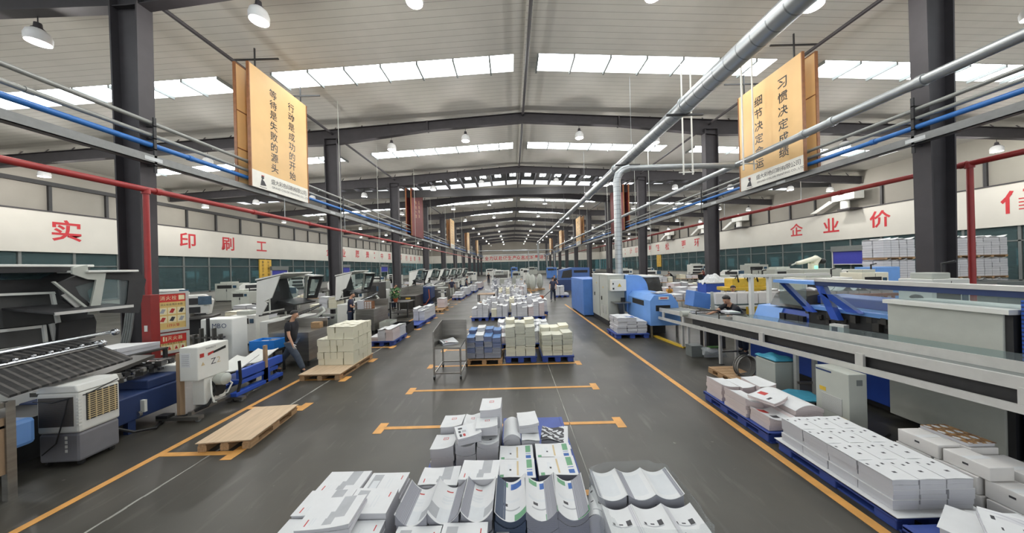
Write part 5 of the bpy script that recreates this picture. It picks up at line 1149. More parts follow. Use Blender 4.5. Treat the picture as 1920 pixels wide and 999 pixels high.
pile('green and white booklet on the conveyor belt beside the bending worker', 5.35, 5.62, 7.3, 7.62, zt(7.45) + .112, zt(7.45) + .16, n=2, paint=blocks([(.1, .9, .2, .8, 'ink_light'), (.0, 1, 0, .15, 'ink_green')]))
# ---- tilted blue head above the conveyor
t = thing('gluing_head', 'tilted blue box head on a black base behind the conveyor, before the bending worker', 'machine head', (5.95, 8.95, 0))
m = M(); m.prism([(-.62, 1.28), (-.12, 1.18), (-.05, 1.62), (-.55, 1.74)], -.2, .25, 'y'); m.build('housing', 'blue_deep', t, bevel=.015)
M().bx(-.15, .35, -.15, .25, 0, 1.12).build('base', 'mach_dark', t); M().bx(-.2, .4, -.2, .3, 1.12, 1.17).build('plate', 'steel', t); M().prism([(-.1, 1.17), (.0, 1.17), (-.04, 1.7), (-.1, 1.7)], -.24, -.2, 'y').build('arm_plate', 'mach_grey', t)
# ---- casing machine behind the conveyor
t = thing('casing_machine', 'blue casing machine with raised glass guards behind the conveyor', 'casing machine', (0, 0, 0))
M().bx(6.15, 7.5, 4.85, 7.7, .12, .8).build('base', 'blue_casing', t, bevel=.02); M().bx(6.3, 7.4, 4.95, 7.6, 0, .12).build('plinth', 'mach_dark', t)
M().bx(6.3, 7.4, 4.9, 6.3, .8, 1.55).build('mechanism', 'mach_dark', t)
m = M(); random.seed(21)
for k in range(36):
    x, y, z = 6.3 + .1 * random.random(), 4.9 + 1.4 * random.random(), 1.0 + .45 * random.random(); s = .03 + .06 * random.random(); M().bx(x - s, x, y, y + s, z, z + s * 1.5).build('mechanism_block', 'steel_dark', t)
M().prism([(6.2, .8), (6.2, 1.1), (6.35, 1.45), (7.0, 1.5), (7.0, .8)], 6.95, 7.65, 'y').build('left_housing', 'blue_mach', t)
M().prism([(6.25, 1.1), (6.38, 1.45), (7.0, 1.5), (7.0, 1.1)], 6.3, 6.95, 'y').build('front_housing', 'blue_casing', t)
for y, w in ((6.85, .06), (6.6, .14), (6.4, .05)): M().bx(6.22, 6.3, y - w, y + w, 1.2, 1.36).build('housing_window', 'mach_dark', t)
M().bx(6.19, 6.2, 7.1, 7.2, .9, 1.05).build('socket', 'mach_white', t); M().bx(6.19, 6.2, 7.4, 7.47, .92, 1.0).build('socket', 'navy', t)
M().prism([(6.35, 1.5), (7.0, 1.5), (6.9, 1.85), (6.5, 1.78)], 6.5, 7.3, 'y').build('smoked_guard', 'smoked', t)
M().bx(6.25, 7.4, 4.8, 6.3, 1.55, 1.62).build('upper_ledge', 'blue_mach', t); M().bx(6.7, 7.4, 4.8, 6.6, 1.62, 1.8).build('rear_housing', 'blue_casing', t, bevel=.02)
M().bx(6.1, 6.3, 2.9, 5.98, 2.14, 2.2).build('upper_beam', 'alu', t); M().bx(6.12, 6.28, 2.9, 5.98, 2.06, 2.14).build('upper_beam_channel', 'navy', t); M().bx(6.1, 6.45, 5.98, 6.92, 2.07, 2.14).build('upper_beam', 'blue_mach', t)
def strut(y0, z0, y1, z1, w=.08): m = M(); m.prism([(y0 - w, z0), (y0 + w, z0), (y1 + w, z1), (y1 - w, z1)], 6.14, 6.24, 'x'); m.build('guard_strut', 'blue_casing', t)
strut(6.75, 2.07, 6.12, 1.5, .06); strut(5.93, 2.07, 5.65, 1.42, .07); strut(5.78, 1.9, 5.35, 1.6, .1)
M().bx(6.14, 6.16, 3.0, 5.9, 1.66, 2.06).build('guard_glass', 'clear', t); M().bx(6.14, 6.16, 6.2, 6.8, 1.6, 2.06).build('guard_glass', 'clear', t)
M().bx(6.0, 6.16, 5.42, 5.62, 1.18, 1.36, rz=.3).build('button_box', 'mach_white', t); M().bx(5.99, 6.0, 5.48, 5.56, 1.22, 1.32, rz=.3).build('button', 'black', t)
M().bx(6.0, 6.7, 3.62, 4.74, .1, 1.86).build('end_panel', 'grey_panel', t, bevel=.01); M().bx(5.95, 6.72, 3.55, 4.76, 1.86, 1.92).build('end_panel_lip', 'mach_white', t)
M().bx(6.02, 6.7, 3.56, 3.62, .1, 1.85).build('dark_end', 'mach_dark', t); M().bx(6.05, 6.6, 2.85, 3.52, .05, 2.04).build('perforated_guard', 'perf', t)
# ---- floor cooler cabinet
t = thing('cooling_cabinet', 'pale grey cooling cabinet with slotted grille standing by the conveyor', 'cabinet', (4.86, 4.42, 0))
M().bx(-.13, .13, -.23, .23, .02, .94).build('casing', 'mach_grey', t, bevel=.008)
M().bx(.13, .16, -.2, .2, .05, .85).build('rear_box', 'mach_grey', t)
M().bx(-.136, -.13, -.14, .14, .3, .55).build('grille', 'vent', t)
m = M().bx(-.133, -.13, .08, .17, .58, .64); m.build('warning_sticker', 'yellow', t); M().bx(-.133, -.13, -.2, -.12, .22, .29).build('warning_sticker', 'yellow', t); M().bx(-.133, -.13, .0, .22, .88, .905).build('name_strip', 'navy', t)
M().bx(-.02, .06, -.236, -.23, .78, .86).build('socket_plate', 'frame_grey', t)
for x in (-.1, .1):
    for y in (-.2, .2): M().bx(x - .02, x + .02, y - .02, y + .02, 0, .02).build('foot', 'black', t)
M().tube([(.1, -.2, .1), (.3, -.25, .02), (.6, -.1, .012)], .01, 6).build('cable', 'black', t)
# ---- odds and ends below the conveyor
wood_pallet('worn wooden pallet holding a cable coil near the conveyor legs', 4.55, 5.15, 6.15, 6.95, group='wooden pallets')
t = thing('cable_coil', 'grey and brown cable coil on the worn wooden pallet', 'cable coil', (4.95, 6.35, .132)); m = M()
for k in range(7):
    r = .2 - .006 * (k % 3); m.tube([(r * math.cos(a) * .9, r * math.sin(a) * .5 + .02 * k - .05, .2 + r * math.sin(a + .6)) for a in [i * PI / 10 for i in range(21)]], .012, 6)
m.build('windings', 'steel_dark', t); M().tube([(-.18, 0, .02), (.1, .06, .03), (.2, .1, .05)], .015, 6).build('loose_end', 'zinc', t)
t = thing('wrapped_block', 'pale cream wrapped block with blue film on top under the conveyor', 'wrapped stack', (5.08, 5.78, 0))
M().bx(-.18, .2, -.22, .22, .06, .66).build('stack', 'mach_grey', t, bevel=.01); M().bx(-.2, .22, -.24, .24, 0, .06).build('base', 'mach_dark', t)
m = M(); m.sheet(lambda u, v: (-.19 + .4 * u, -.23 + .46 * v, .7 + .03 * math.sin(9 * u) * math.sin(7 * v) + .05 * math.sin(PI * u) * math.sin(PI * v)), 12, 10, .02); m.build('blue_film', 'tarp_teal', t, smooth=True); m = M(); m.bx(-.186, .206, -.226, .226, .06, .64); m.build('wrap', 'film', t)
m = M(); m.prism([(-.3, 0), (.25, -.1), (.35, .3), (.1, .42), (-.25, .3)], 0, .02, 'z'); tag(m.build('plastic_board', 'tarp_teal', loc=(4.78, 4.86, .27)), 'teal plastic board between the pinkish sheets and the cooling cabinet', 'board')
o = thing('low_stool', 'low dark stool under the teal plastic board', 'stool', (4.82, 4.98, 0)); M().bx(-.2, .2, -.12, .12, .23, .265).build('seat', 'mach_dark', o)
for x in (-.17, .17):
    for y in (-.09, .09): M().bx(x - .02, x + .02, y - .02, y + .02, 0, .23).build('leg', 'mach_dark', o)
t = thing('film_roll', 'white plastic film roll in a clear bag under the conveyor', 'film roll', (5.38, 8.05, 0)); M().lathe([(.02, -.25), (.1, -.25), (.1, .25), (.02, .25)], (0, 0, .16), 14, 'x').build('roll', 'paper', t, smooth='auto')
m = M(); m.sheet(lambda u, v: (-.3 + .6 * u, -.16 + .32 * v, .04 + .26 * math.sin(PI * v) * (.8 + .2 * math.sin(11 * u))), 10, 8, .01); m.build('bag', 'film', t); M().bx(-.1, .2, -.12, .05, .27, .285).build('green_label', 'leaf', t)
tag(M().bx(-.16, .16, -.14, .14, 0, .3).build('grey_carton', 'frame_grey', loc=(5.0, 8.2, 0)), 'small dark grey carton beside the white plastic film roll', 'carton')
# ---- white plastic bag in the lower right corner
random.seed(9)
m = M(); m.ball((0, 0, .22), (.2, .17, .22), 22); m.v = [(x + .02 * math.sin(31 * y + 9 * z), y + .02 * math.sin(23 * x + 17 * z), z + .02 * math.sin(29 * x)) for x, y, z in m.v]
tag(m.build('plastic_bag', 'film', smooth=True, loc=(4.8, 2.4, 0)), 'crumpled clear plastic bag before the white cartons at the right edge', 'bag')
o = tag(M().bx(-.14, .14, -.16, .16, 0, .5).build('product_carton', 'white_box', loc=(5.05, 2.56, 0)), 'white carton with red and blue print at the right edge', 'carton'); M().bx(-.143, -.14, -.1, .1, .2, .34).build('print', 'ink_red', o); M().bx(-.143, -.14, -.02, .1, .38, .41).build('print', 'ink_blue', o)
# ================================================================ people
def skin_mesh(nodes, edges, radii, sub=1):
    me = bpy.data.meshes.new('tmp'); me.from_pydata([tuple(n) for n in nodes], edges, []); ob = bpy.data.objects.new('tmp', me); C.objects.link(ob)
    ob.modifiers.new('skin', 'SKIN').use_smooth_shade = True
    if not me.skin_vertices: raise RuntimeError('no skin layer')
    for i, r in enumerate(radii):
        d = me.skin_vertices[0].data[i]; d.radius = r if isinstance(r, tuple) else (r, r); d.use_root = i == 0
    s = ob.modifiers.new('sub', 'SUBSURF'); s.levels = sub; s.render_levels = sub
    bpy.context.view_layer.update()
    ev = ob.evaluated_get(bpy.context.evaluated_depsgraph_get()); em = ev.to_mesh()
    vs = [tuple(v.co) for v in em.vertices]; fs = [tuple(p.vertices) for p in em.polygons]
    ev.to_mesh_clear(); bpy.data.objects.remove(ob); bpy.data.meshes.remove(me)
    return vs, fs
def person(label, loc, yaw=0., H=1.72, lean=0., headp=0., heady=0., arms=((0, .12, .2, 0), (0, .12, .2, 0)), legs=((0, 0), (0, 0)), top='tee', pants='jeans', shoe='shoe', gloves=False, hair='hair', longhair=False, fist=.5, sit=False, group='workers'):
    k = H / 1.72; V = Vector
    th, sh = .41 * k, .41 * k
    def leg(side, hp, kn):
        d1 = V((.02 * side, math.sin(hp), -math.cos(hp))); a2 = hp - kn; d2 = V((0, math.sin(a2), -math.cos(a2)))
        h = V((.09 * k * side, 0, 0)); n = h + d1 * th; a = n + d2 * sh
        return h, n, a, a2
    L = [leg(-1, *legs[0]), leg(1, *legs[1])]
    pz = -min(l[2].z for l in L) + .085 * k
    off = V((0, 0, pz))
    sp = V((0, math.sin(lean), math.cos(lean))); fw = V((0, math.cos(lean), -math.sin(lean)))
    pel = off.copy(); wst = pel + sp * .14 * k; che = pel + sp * .36 * k; nb = pel + sp * .53 * k
    hd = Matrix.Rotation(-(lean * .6 + headp), 3, 'X'); hy = Matrix.Rotation(heady, 3, 'Z')
    hup = hy @ (hd @ V((0, 0, 1))); hf = hy @ (hd @ V((0, 1, 0))); hr = hf.cross(hup)
    n2 = nb + (sp * .4 + hup * .6).normalized() * .07 * k; hc = n2 + hup * .095 * k + hf * .02 * k; ht = hc + hup * .075 * k
    nodes = [pel, wst, che, nb, n2, hc - hup * .045 * k + hf * .02 * k, hc + hup * .01 * k, ht]
    radii = [(.105 * k, .085 * k), (.1 * k, .08 * k), (.115 * k, .085 * k), .06 * k, .047 * k, (.062 * k, .07 * k), (.075 * k, .088 * k), (.05 * k, .06 * k)]
    edges = [(i, i + 1) for i in range(7)]
    tw = dict(); hands = []; armj = []
    for s, (p, b, e, inw) in ((-1, arms[0]), (1, arms[1])):
        so = pel + sp * .475 * k + V((.165 * k * s, 0, 0))
        d1 = V((s * math.sin(b), math.sin(p) * math.cos(b), -math.cos(p) * math.cos(b))); el = so + d1 * .28 * k
        d2 = V((s * math.sin(b) * .3 - s * inw, math.sin(p + e), -math.cos(p + e))).normalized(); wr = el + d2 * .245 * k
        i0 = len(nodes); nodes += [so, el, wr]; radii += [.05 * k, .038 * k, .026 * k]; edges += [(2, i0), (i0, i0 + 1), (i0 + 1, i0 + 2)]
        # palm and five fingers
        side = V((s, 0, 0)) - d2 * d2.dot(V((s, 0, 0))); side.normalize(); pn = d2.cross(side).normalized() * s   # palm normal
        pm = wr + d2 * .05 * k; i1 = len(nodes); nodes += [pm]; radii += [(.034 * k, .02 * k)]; edges += [(i0 + 2, i1)]
        hn = [wr, pm]; he = [(0, 1)]; hrad = [.027 * k, (.037 * k, .024 * k)]
        inn = d2.cross(V((0, 1, 0))); acr = (V((0, 1, 0)) - d2 * d2.y).normalized() if abs(d2.y) < .9 else (V((1, 0, 0)) - d2 * d2.x).normalized()
        cur = acr.cross(d2).normalized() * (1 if acr.cross(d2).x * s < 0 else -1)
        for q, ln in ((-.9, .062), (-.3, .075), (.3, .08), (.9, .07)):
            b0 = pm + d2 * .035 * k + acr * .022 * k * q; f = fist
            b1 = b0 + (d2 * math.cos(f) + cur * math.sin(f)) * ln * .5 * k; b2 = b1 + (d2 * math.cos(2 * f) + cur * math.sin(2 * f)) * ln * .5 * k
            j = len(nodes); nodes += [b0, b1, b2]; radii += [.0095 * k, .009 * k, .0075 * k]; edges += [(i1, j), (j, j + 1), (j + 1, j + 2)]
            j = len(hn); hn += [b0, b1, b2]; hrad += [.0115 * k, .011 * k, .0095 * k]; he += [(1, j), (j, j + 1), (j + 1, j + 2)]
        t0 = wr + d2 * .03 * k + acr * .025 * k; t1 = t0 + (d2 * .6 + acr * .8).normalized() * .035 * k; t2 = t1 + (d2 * .9 + cur * .3).normalized() * .028 * k
        j = len(nodes); nodes += [t0, t1, t2]; radii += [.011 * k, .0105 * k, .009 * k]; edges += [(i1, j), (j, j + 1), (j + 1, j + 2)]
        j = len(hn); hn += [t0, t1, t2]; hrad += [.013 * k, .0125 * k, .011 * k]; he += [(1, j), (j, j + 1), (j + 1, j + 2)]
        hands.append((hn, he, hrad)); armj.append((so, el, wr))
    for (h, n, a, a2), s in zip(L, (-1, 1)):
        h, n, a = h + off, n + off, a + off; toe = a + V((.02 * s, .15 * k, -.05 * k))
        i0 = len(nodes); nodes += [h - V((0, 0, .05 * k)), n, a, a + V((0, .06 * k, -.045 * k)), toe]; radii += [.075 * k, .05 * k, .034 * k, .03 * k, .025 * k]
        edges += [(0, i0), (i0, i0 + 1), (i0 + 1, i0 + 2), (i0 + 2, i0 + 3), (i0 + 3, i0 + 4)]
    t = thing('person', label, 'person', loc, yaw, group)
    vs, fs = skin_mesh(nodes, edges, radii); m = M(); m.add(vs, fs)
    fc = hc + hf * .088 * k
    m.tube([fc + hup * .012 * k - hf * .01, fc - hup * .018 * k + hf * .016 * k, fc - hup * .03 * k], [.006 * k, .013 * k, .008 * k], 8)          # nose
    for s in (-1, 1): m.ball(tuple(hc + hr * .082 * k * s - hup * .01 * k), (.012 * k, .02 * k, .028 * k), 8)                                  # ears
    m.build('body', 'skin', t, smooth=True)
    for s in (-1, 1): M().ball(tuple(hc + hf * .085 * k + hr * .032 * k * s + hup * .012 * k), .009 * k, 8).build('eye', 'eye', t, smooth=True)
    M().tube([hc + hf * .086 * k - hup * .052 * k - hr * .022 * k, hc + hf * .093 * k - hup * .053 * k, hc + hf * .086 * k - hup * .052 * k + hr * .022 * k], .005 * k, 6).build('mouth', 'lip', t)
    m = M(); m.ball((0, 0, 0), 1., 16)
    def hm(p):
        x, y, z = p
        if z < (.15 if y > .25 else -.55 if longhair or y < -.1 else -.15): z = max(z, -.5 if longhair else -.15)
        if y > .2 and z < .4: y, z = y * .55, .4
        c = hc + hup * .028 * k - hf * .012 * k
        return c + hr * x * .092 * k + hf * y * .102 * k + hup * (z * .092 * k)
    m.v = [tuple(hm(p)) for p in m.v]; hb = m.build('hair', hair, t, smooth=True)
    if longhair: M().tube([hc - hf * .08 * k + hup * .02 * k, hc - hf * .11 * k - hup * .07 * k, hc - hf * .1 * k - hup * .18 * k], [.035 * k, .03 * k, .012 * k], 8).build('ponytail', hair, t, smooth=True)
    # shirt and trousers as their own surfaces
    sn = [pel - sp * .1 * k, wst, che, pel + sp * .5 * k]; sr = [(.155 * k, .125 * k), (.148 * k, .12 * k), (.155 * k, .125 * k), (.078 * k, .072 * k)]; se = [(0, 1), (1, 2), (2, 3)]
    for so, el, wr in armj:
        j = len(sn); sn += [so, so.lerp(el, .72)]; sr += [.072 * k, .062 * k]; se += [(2, j), (j, j + 1)]
    vs, fs = skin_mesh(sn, se, sr); m = M(); m.add(vs, fs); m.build('shirt', top, t, smooth=True)
    pn_ = [pel + sp * .1 * k]; pr = [(.142 * k, .116 * k)]; pe = []
    for (h, n, a, a2), s in zip(L, (-1, 1)):
        h, n, a = h + off, n + off, a + off; j = len(pn_); pn_ += [h - V((0, 0, .06 * k)), n, a + (n - a) * .06]; pr += [.1 * k, .082 * k, .068 * k]; pe += [(0, j), (j, j + 1), (j + 1, j + 2)]
    vs, fs = skin_mesh(pn_, pe, pr); m = M(); m.add(vs, fs); m.build('trousers', pants, t, smooth=True)
    for (h, n, a, a2), s in zip(L, (-1, 1)):
        a = a + off; ang = min(0, a2) * .8 if a.z > .12 * k else 0
        m = M().use(shoe); R = Matrix.Rotation(ang, 3, 'X')
        q = M(); q.ball((0, .055 * k, -.035 * k), (.045 * k, .135 * k, .045 * k), 12); q.ball((0, -.02 * k, -.01 * k), (.042 * k, .06 * k, .06 * k), 10)
        m.add([a + R @ V(p) for p in q.v], q.f); q = M(); q.bx(-.043 * k, .043 * k, -.075 * k, .185 * k, -.085 * k, -.062 * k); m.use('sole').add([a + R @ V(p) for p in q.v], q.f)
        m.build('shoe', None, t, smooth='auto')
    if gloves:
        for hn, he, hrd in hands:
            vs, fs = skin_mesh(hn, he, hrd); m = M(); m.add(vs, fs); m.build('glove', 'glove', t, smooth=True)
    return t
R_ = math.radians
person('worker in black tee, jeans and white gloves striding past the steel counter', (-5.76, 7.62, 0), -PI / 2 + .1, 1.72, .1, .25, 0, ((R_(-30), .25, .35, 0), (R_(8), .15, .25, 0)), ((R_(-26), R_(16)), (R_(30), R_(8))), 'tee', 'jeans', gloves=True)
w = person('worker in dark tee and jeans holding white paper at the steel counter', (-6.72, 12.2, 0), -PI / 2 + .3, 1.74, .05, .35, 0, ((R_(10), .15, R_(80), .25), (R_(10), .15, R_(80), .25)), ((R_(3), R_(3)), (R_(-2), 0)), 'tee2', 'denim')
pile('white paper bundle held by the worker at the steel counter', -6.38, -6.15, 12.1, 12.3, 1.01, 1.36, n=3, name='paper_bundle')
person('worker in dark polo shirt bending over the conveyor beside the blue head', (6.35, 8.2, 0), PI / 2 + .15, 1.86, R_(42), .2, .2, ((R_(52), .2, .2, 0), (R_(55), .2, .3, 0)), ((R_(4), R_(4)), (R_(-4), 0)), 'tee', 'denim')
person('worker in black shirt leaning over the white bins of the collator', (8.85, 11.95, 0), PI - .5, 1.74, R_(30), .2, 0, ((R_(50), .2, .3, 0), (R_(40), .2, .3, 0)), ((0, 0), (0, 0)), 'tee', 'denim')
person('man in dark clothes pulling the pallet jack down the aisle', (2.95, 21.6, 0), -.25, 1.8, R_(8), .05, 0, ((R_(-30), .15, .1, 0), (R_(-25), .2, .3, .1)), ((R_(-20), R_(10)), (R_(18), R_(4))), 'tee2', 'denim', gloves=True)
person('person in mustard yellow top sitting among paper behind the binder', (9.05, 17.1, 0), PI - .3, 1.3, R_(15), .3, 0, ((R_(40), .2, .6, .2), (R_(40), .2, .6, .2)), ((0, 0), (0, 0)), 'mustard', 'denim', longhair=True)
person('worker in grey overalls seen above the grey panel at the right', (8.95, 6.35, 0), 1.2, 1.8, R_(12), .3, 0, ((R_(30), .15, .6, .1), (R_(30), .15, .6, .1)), ((0, 0), (0, 0)), 'frame_grey', 'denim')
person('worker half hidden beside the second left column', (-7.75, 19.2, 0), -PI / 2 - .4, 1.72, R_(15), .3, 0, ((R_(30), .15, .6, .1), (R_(30), .15, .6, .1)), ((0, 0), (0, 0)), 'tee', 'denim')
person('worker with raised forearms in dark top between distant hoods and pallets', (-5.25, 25.6, 0), 0, 1.72, 0, .2, 0, ((R_(15), .3, .3, 0), (R_(15), .3, .3, 0)), ((0, 0), (0, 0)), 'tee2', 'mach_grey')
person('tall far worker standing in the left aisle beyond the pallets', (-3.7, 46, 0), PI, 1.75, 0, 0, 0, legs=((.1, .1), (-.1, 0)), top='tee', pants='denim')
person('far worker walking close beside the tall worker in the left aisle', (-2.9, 45.5, 0), PI, 1.62, .05, 0, 0, legs=((.25, .1), (-.25, .1)), top='tee2', pants='denim', longhair=True)
person('far worker beside a counter near the left aisle end', (-5.2, 33.5, 0), -PI / 2, 1.7, .1, .2, 0, top='tee2', pants='tee2')
person('dark haired worker bending over a table by the right window wall', (19.5, 36, 0), PI / 2, 1.7, R_(40), .2, 0, ((R_(50), .2, .3, 0), (R_(50), .2, .3, 0)), top='tee', pants='denim')
person('woman in maroon top at a table by the right window wall', (24, 37, 0), PI / 2, 1.66, R_(10), .2, 0, ((R_(40), .2, .6, .1), (R_(40), .2, .6, .1)), top='banner_red', pants='denim', longhair=True)
person('worker in black cap behind the pallet jack man', (3.9, 27.5, 0), PI, 1.72, .1, .2, 0, ((R_(30), .2, .6, 0), (R_(30), .2, .6, 0)), top='tee', pants='tee')
# ---- pallet jack
t = thing('pallet_jack', 'pallet jack pulled along the aisle, handle leaning to the man', 'pallet jack', (2.05, 21.2, 0)); M().tube([(.1, 0, .3), (.95, .1, 1.02)], .022, 8).build('handle', 'black', t); M().tube([(.9, -.1, 1.0), (1.0, .3, 1.05)], .02, 6).build('grip', 'black', t)
M().bx(-.12, .15, -.15, .25, .08, .45).build('pump', 'rust', t, bevel=.02)
for y in (-.16, .2): M().bx(-1.2, -.05, y - .08, y + .08, .05, .1).build('fork', 'rust', t)
for y in (-.05, .12): q = M(); q.lathe([(.03, -.03), (.09, -.03), (.09, .03), (.03, .03)], (.05, y, .09), 12, 'y'); q.build('wheel', 'black', t)
o = tag(M().bx(-.25, .25, -.25, .25, 0, .3).build('carton', 'carton', loc=(1.5, 21.25, .102)), 'brown carton on the forks of the pallet jack', 'carton')
# ================================================================ background machines and stores
def cabinet(name, label, cat, x0, x1, y0, y1, h, mt, group=None, handle=True, face='-y'):
    t = thing(name, label, cat, ((x0 + x1) / 2, (y0 + y1) / 2, 0), 0, group); w, d = (x1 - x0) / 2, (y1 - y0) / 2
    M().bx(-w, w, -d, d, .08, h).build('casing', mt, t, bevel=.015); M().bx(-w + .03, w - .03, -d + .03, d - .03, 0, .08).build('plinth', 'mach_dark', t)
    if handle: M().bx(-.03, .03, -d - .02, -d, h * .55, h * .68).build('door_handle', 'mach_dark', t); M().bx(-.006, .006, -d - .004, -d, .12, h - .05).build('door_gap', 'mach_dark', t)
    if group and 'machine' in group:
        M().bx(-w * .8, w * .45, -d - .012, -d, h * .72, h * .9).build('control_panel', 'mach_dark', t); M().bx(w * .55, w * .85, -d - .015, -d, h * .74, h * .88).build('screen', 'screen', t)
        M().bx(-w * .7, w * .3, -d * .7, d * .6, h, h + .14).build('top_unit', 'mach_grey', t, bevel=.02); M().bx(-w - .012, -w, -d * .6, d * .5, h * .2, h * .5).build('vent', 'vent', t)
        M().tube([(w * .6, 0, h), (w * .6, 0, h + .35), (w * .6, -.2, h + .4)], .03, 6).build('lamp_post', 'mach_dark', t)
    return t
def cutter(label, loc, rz):
    t = thing('paper_cutter', label, 'paper cutter', loc, rz, 'paper cutters along the walls')
    M().bx(-1.1, 1.1, -.8, .1, .82, .9).build('table', 'steel_dark', t); M().bx(-.7, .7, 0, .5, .1, 1.0).build('body', 'mach_dark', t, bevel=.03)
    M().prism([(-.75, .9), (.75, .9), (.85, 1.5), (.6, 1.75), (-.6, 1.75), (-.85, 1.5)], 0, .35, 'y').build('gantry', 'mach_white', t, bevel=.03); M().bx(-.5, .5, -.02, .02, 1.0, 1.25).build('cutting_slot', 'black', t)
    M().bx(-.45, .45, -.015, .0, 1.35, 1.62).build('panel', 'mach_dark', t); M().bx(.55, .95, -.35, -.3, 1.35, 1.7).build('screen', 'screen', t); M().bx(.72, .78, -.32, .0, 1.3, 1.4).build('screen_arm', 'mach_grey', t)
    for x in (-.95, .95): M().bx(x - .05, x + .05, -.7, -.6, 0, .82).build('leg', 'mach_dark', t)
    M().bx(-.35, .35, -.5, -.1, .9, 1.0).build('paper_clamp', 'steel', t)
    return t
c0 = None
spots = [(-13.6, 12.2, .5), (-13.8, 17.5, .3), (-21, 18, .6), (-22, 25, .7), (-16, 27, .2), (-24, 33, .8), (-17, 37, .2), (-24, 42, .8), (-15.5, 47, .2), (-22, 54, .7), (18.5, 18.5, -.5), (20, 27, -.7), (25, 21.5, -.8), (15.5, 33, -.3), (25, 40, -.8), (16.5, 44, -.3), (24, 52, -.8), (14.5, 55, -.3)]
for i, (x, y, rz) in enumerate(spots):
    lab = 'white paper cutter with screen, %s %s' % (ORD[i if x < 0 else i - 10], 'on the left of the hall, counted from the camera' if x < 0 else 'on the right of the hall, counted from the camera')
    if c0 is None: c0 = cutter(lab, (x, y, 0), rz)
    else: dup(c0, (x, y, 0), rz, lab)
# tables of white stacks in the side bays
random.seed(31)
def table_load(i, side, x, y, w, d, n):
    sd = 'left' if side < 0 else 'right'
    t = thing('work_table', 'work table with white paper, %s in the %s side bay from the camera' % (ORD[i], sd), 'table', (x, y, 0), 0, 'work tables in the side bays')
    M().bx(-w / 2, w / 2, -d / 2, d / 2, .72, .77).build('top', random.choice(['mach_grey', 'wood', 'steel']), t)
    for a in (-w / 2 + .05, w / 2 - .05):
        for b in (-d / 2 + .05, d / 2 - .05): M().bx(a - .03, a + .03, b - .03, b + .03, 0, .72).build('leg', 'mach_grey', t)
    for k in range(n):
        ww = w / n; far_pile('paper stack, %s from left, on %s table of the %s side bay' % (ORD[k], ORD[i], sd), x - w / 2 + k * ww + .02, x - w / 2 + (k + 1) * ww - .03, y - d / 2 + .05, y + d / 2 - .08, .772, .772 + random.uniform(.12, .55), random.choice(['w', 'w', 'p', 'c']), 'paper stacks in the side bays', 'paper_bundle')
L_ = [(-10.6, 12.0, 1.6, .8, 3), (-9.4, 15.0, 1.4, .8, 3), (-12.5, 14.6, 2, .9, 3), (-14.5, 21.0, 2, .9, 3), (-11.8, 23, 1.6, .9, 3), (-18, 24, 2, 1, 3), (-12, 30, 2, 1, 4), (-18.5, 31.5, 2, 1, 3), (-12, 36, 2, 1, 3), (-19, 43, 2, 1, 3)]
Rr = [(8.2, 14.6, 1.6, .9, 4), (9.6, 15.9, 1.6, .9, 4), (7.4, 17.2, 1.6, .9, 3), (12.6, 14.5, 1.3, .7, 3), (10.6, 19.0, 2, 1, 4), (13.5, 22, 2, 1, 3), (8.4, 21.5, 2, 1, 4), (14, 28, 2, 1, 4), (9, 28.5, 2, 1, 4), (9.4, 35, 2, 1, 3), (19.5, 33, 2, 1, 3)]
for i, a in enumerate(L_): table_load(i, -1, *a)
for i, a in enumerate(Rr): table_load(i, 1, *a)
# ---- left bay cabinets and consoles
for i, (x, y, w, d, h, mt) in enumerate(((-9.7, 10.9, .9, .6, 1.1, 'mach_white'), (-9.0, 17.2, 1.0, .8, 1.5, 'mach_white'), (-8.4, 18.8, .8, .9, 1.35, 'mach_white'), (-7.9, 17.2, .7, .9, 1.9, 'steel_dark'), (-10.2, 20.6, 1.2, 1, 1.5, 'mach_white'), (-11.6, 26.2, 1.2, 1, 1.6, 'mach_grey'), (-19.5, 21.5, 1.2, .8, 1.3, 'mach_grey'), (-26, 21, 2.2, 1.2, 1.6, 'mach_grey'), (-27, 28.5, 2.2, 1.2, 1.7, 'mach_grey'), (-27, 38, 2.4, 1.2, 2.1, 'mach_grey'), (-26.5, 47, 2.4, 1.2, 2.2, 'mach_white'), (-19, 49, 1.4, 1, 1.7, 'mach_white'))):
    cabinet('machine_cabinet', '%s machine cabinet, %s in the left side bay from the camera' % ({'mach_white': 'white', 'steel_dark': 'dark steel', 'mach_grey': 'grey'}[mt], ORD[i]), 'cabinet', x - w / 2, x + w / 2, y - d / 2, y + d / 2, h, mt, 'machine cabinets in the side bays')
for i, (x, y, w, d, h, mt) in enumerate(((9.95, 7.0, .85, .6, 2.06, 'mach_white'), (12.6, 17.6, 1.0, .8, 1.65, 'mach_white'), (13.2, 18.6, 1.2, .9, 1.6, 'mach_grey'), (12.4, 15.6, .8, .6, 1.75, 'mach_white'), (11.3, 13.6, .7, .6, 1.75, 'yellow'), (13.8, 13.4, 2.2, .9, 1.75, 'mach_white'), (16.4, 13.8, 1.2, .9, 1.9, 'cream'), (20.5, 22.5, 2.0, 1.1, 1.9, 'mach_grey'), (27, 33, 2.2, 1.2, 2.1, 'mach_grey'), (27.5, 44, 2.2, 1.2, 2.2, 'mach_white'), (14.5, 38, 1.6, 1, 1.9, 'mach_white'), (8.6, 40, 1.6, 1, 1.9, 'blue_deep'), (6.2, 33, 1.6, 1.2, 1.8, 'blue_deep'))):
    cabinet('machine_cabinet', '%s machine cabinet, %s in the right side bay from the camera' % ({'mach_white': 'white', 'yellow': 'yellow', 'cream': 'cream', 'blue_deep': 'blue', 'mach_grey': 'grey'}[mt], ORD[i]), 'cabinet', x - w / 2, x + w / 2, y - d / 2, y + d / 2, h, mt, 'machine cabinets in the side bays')
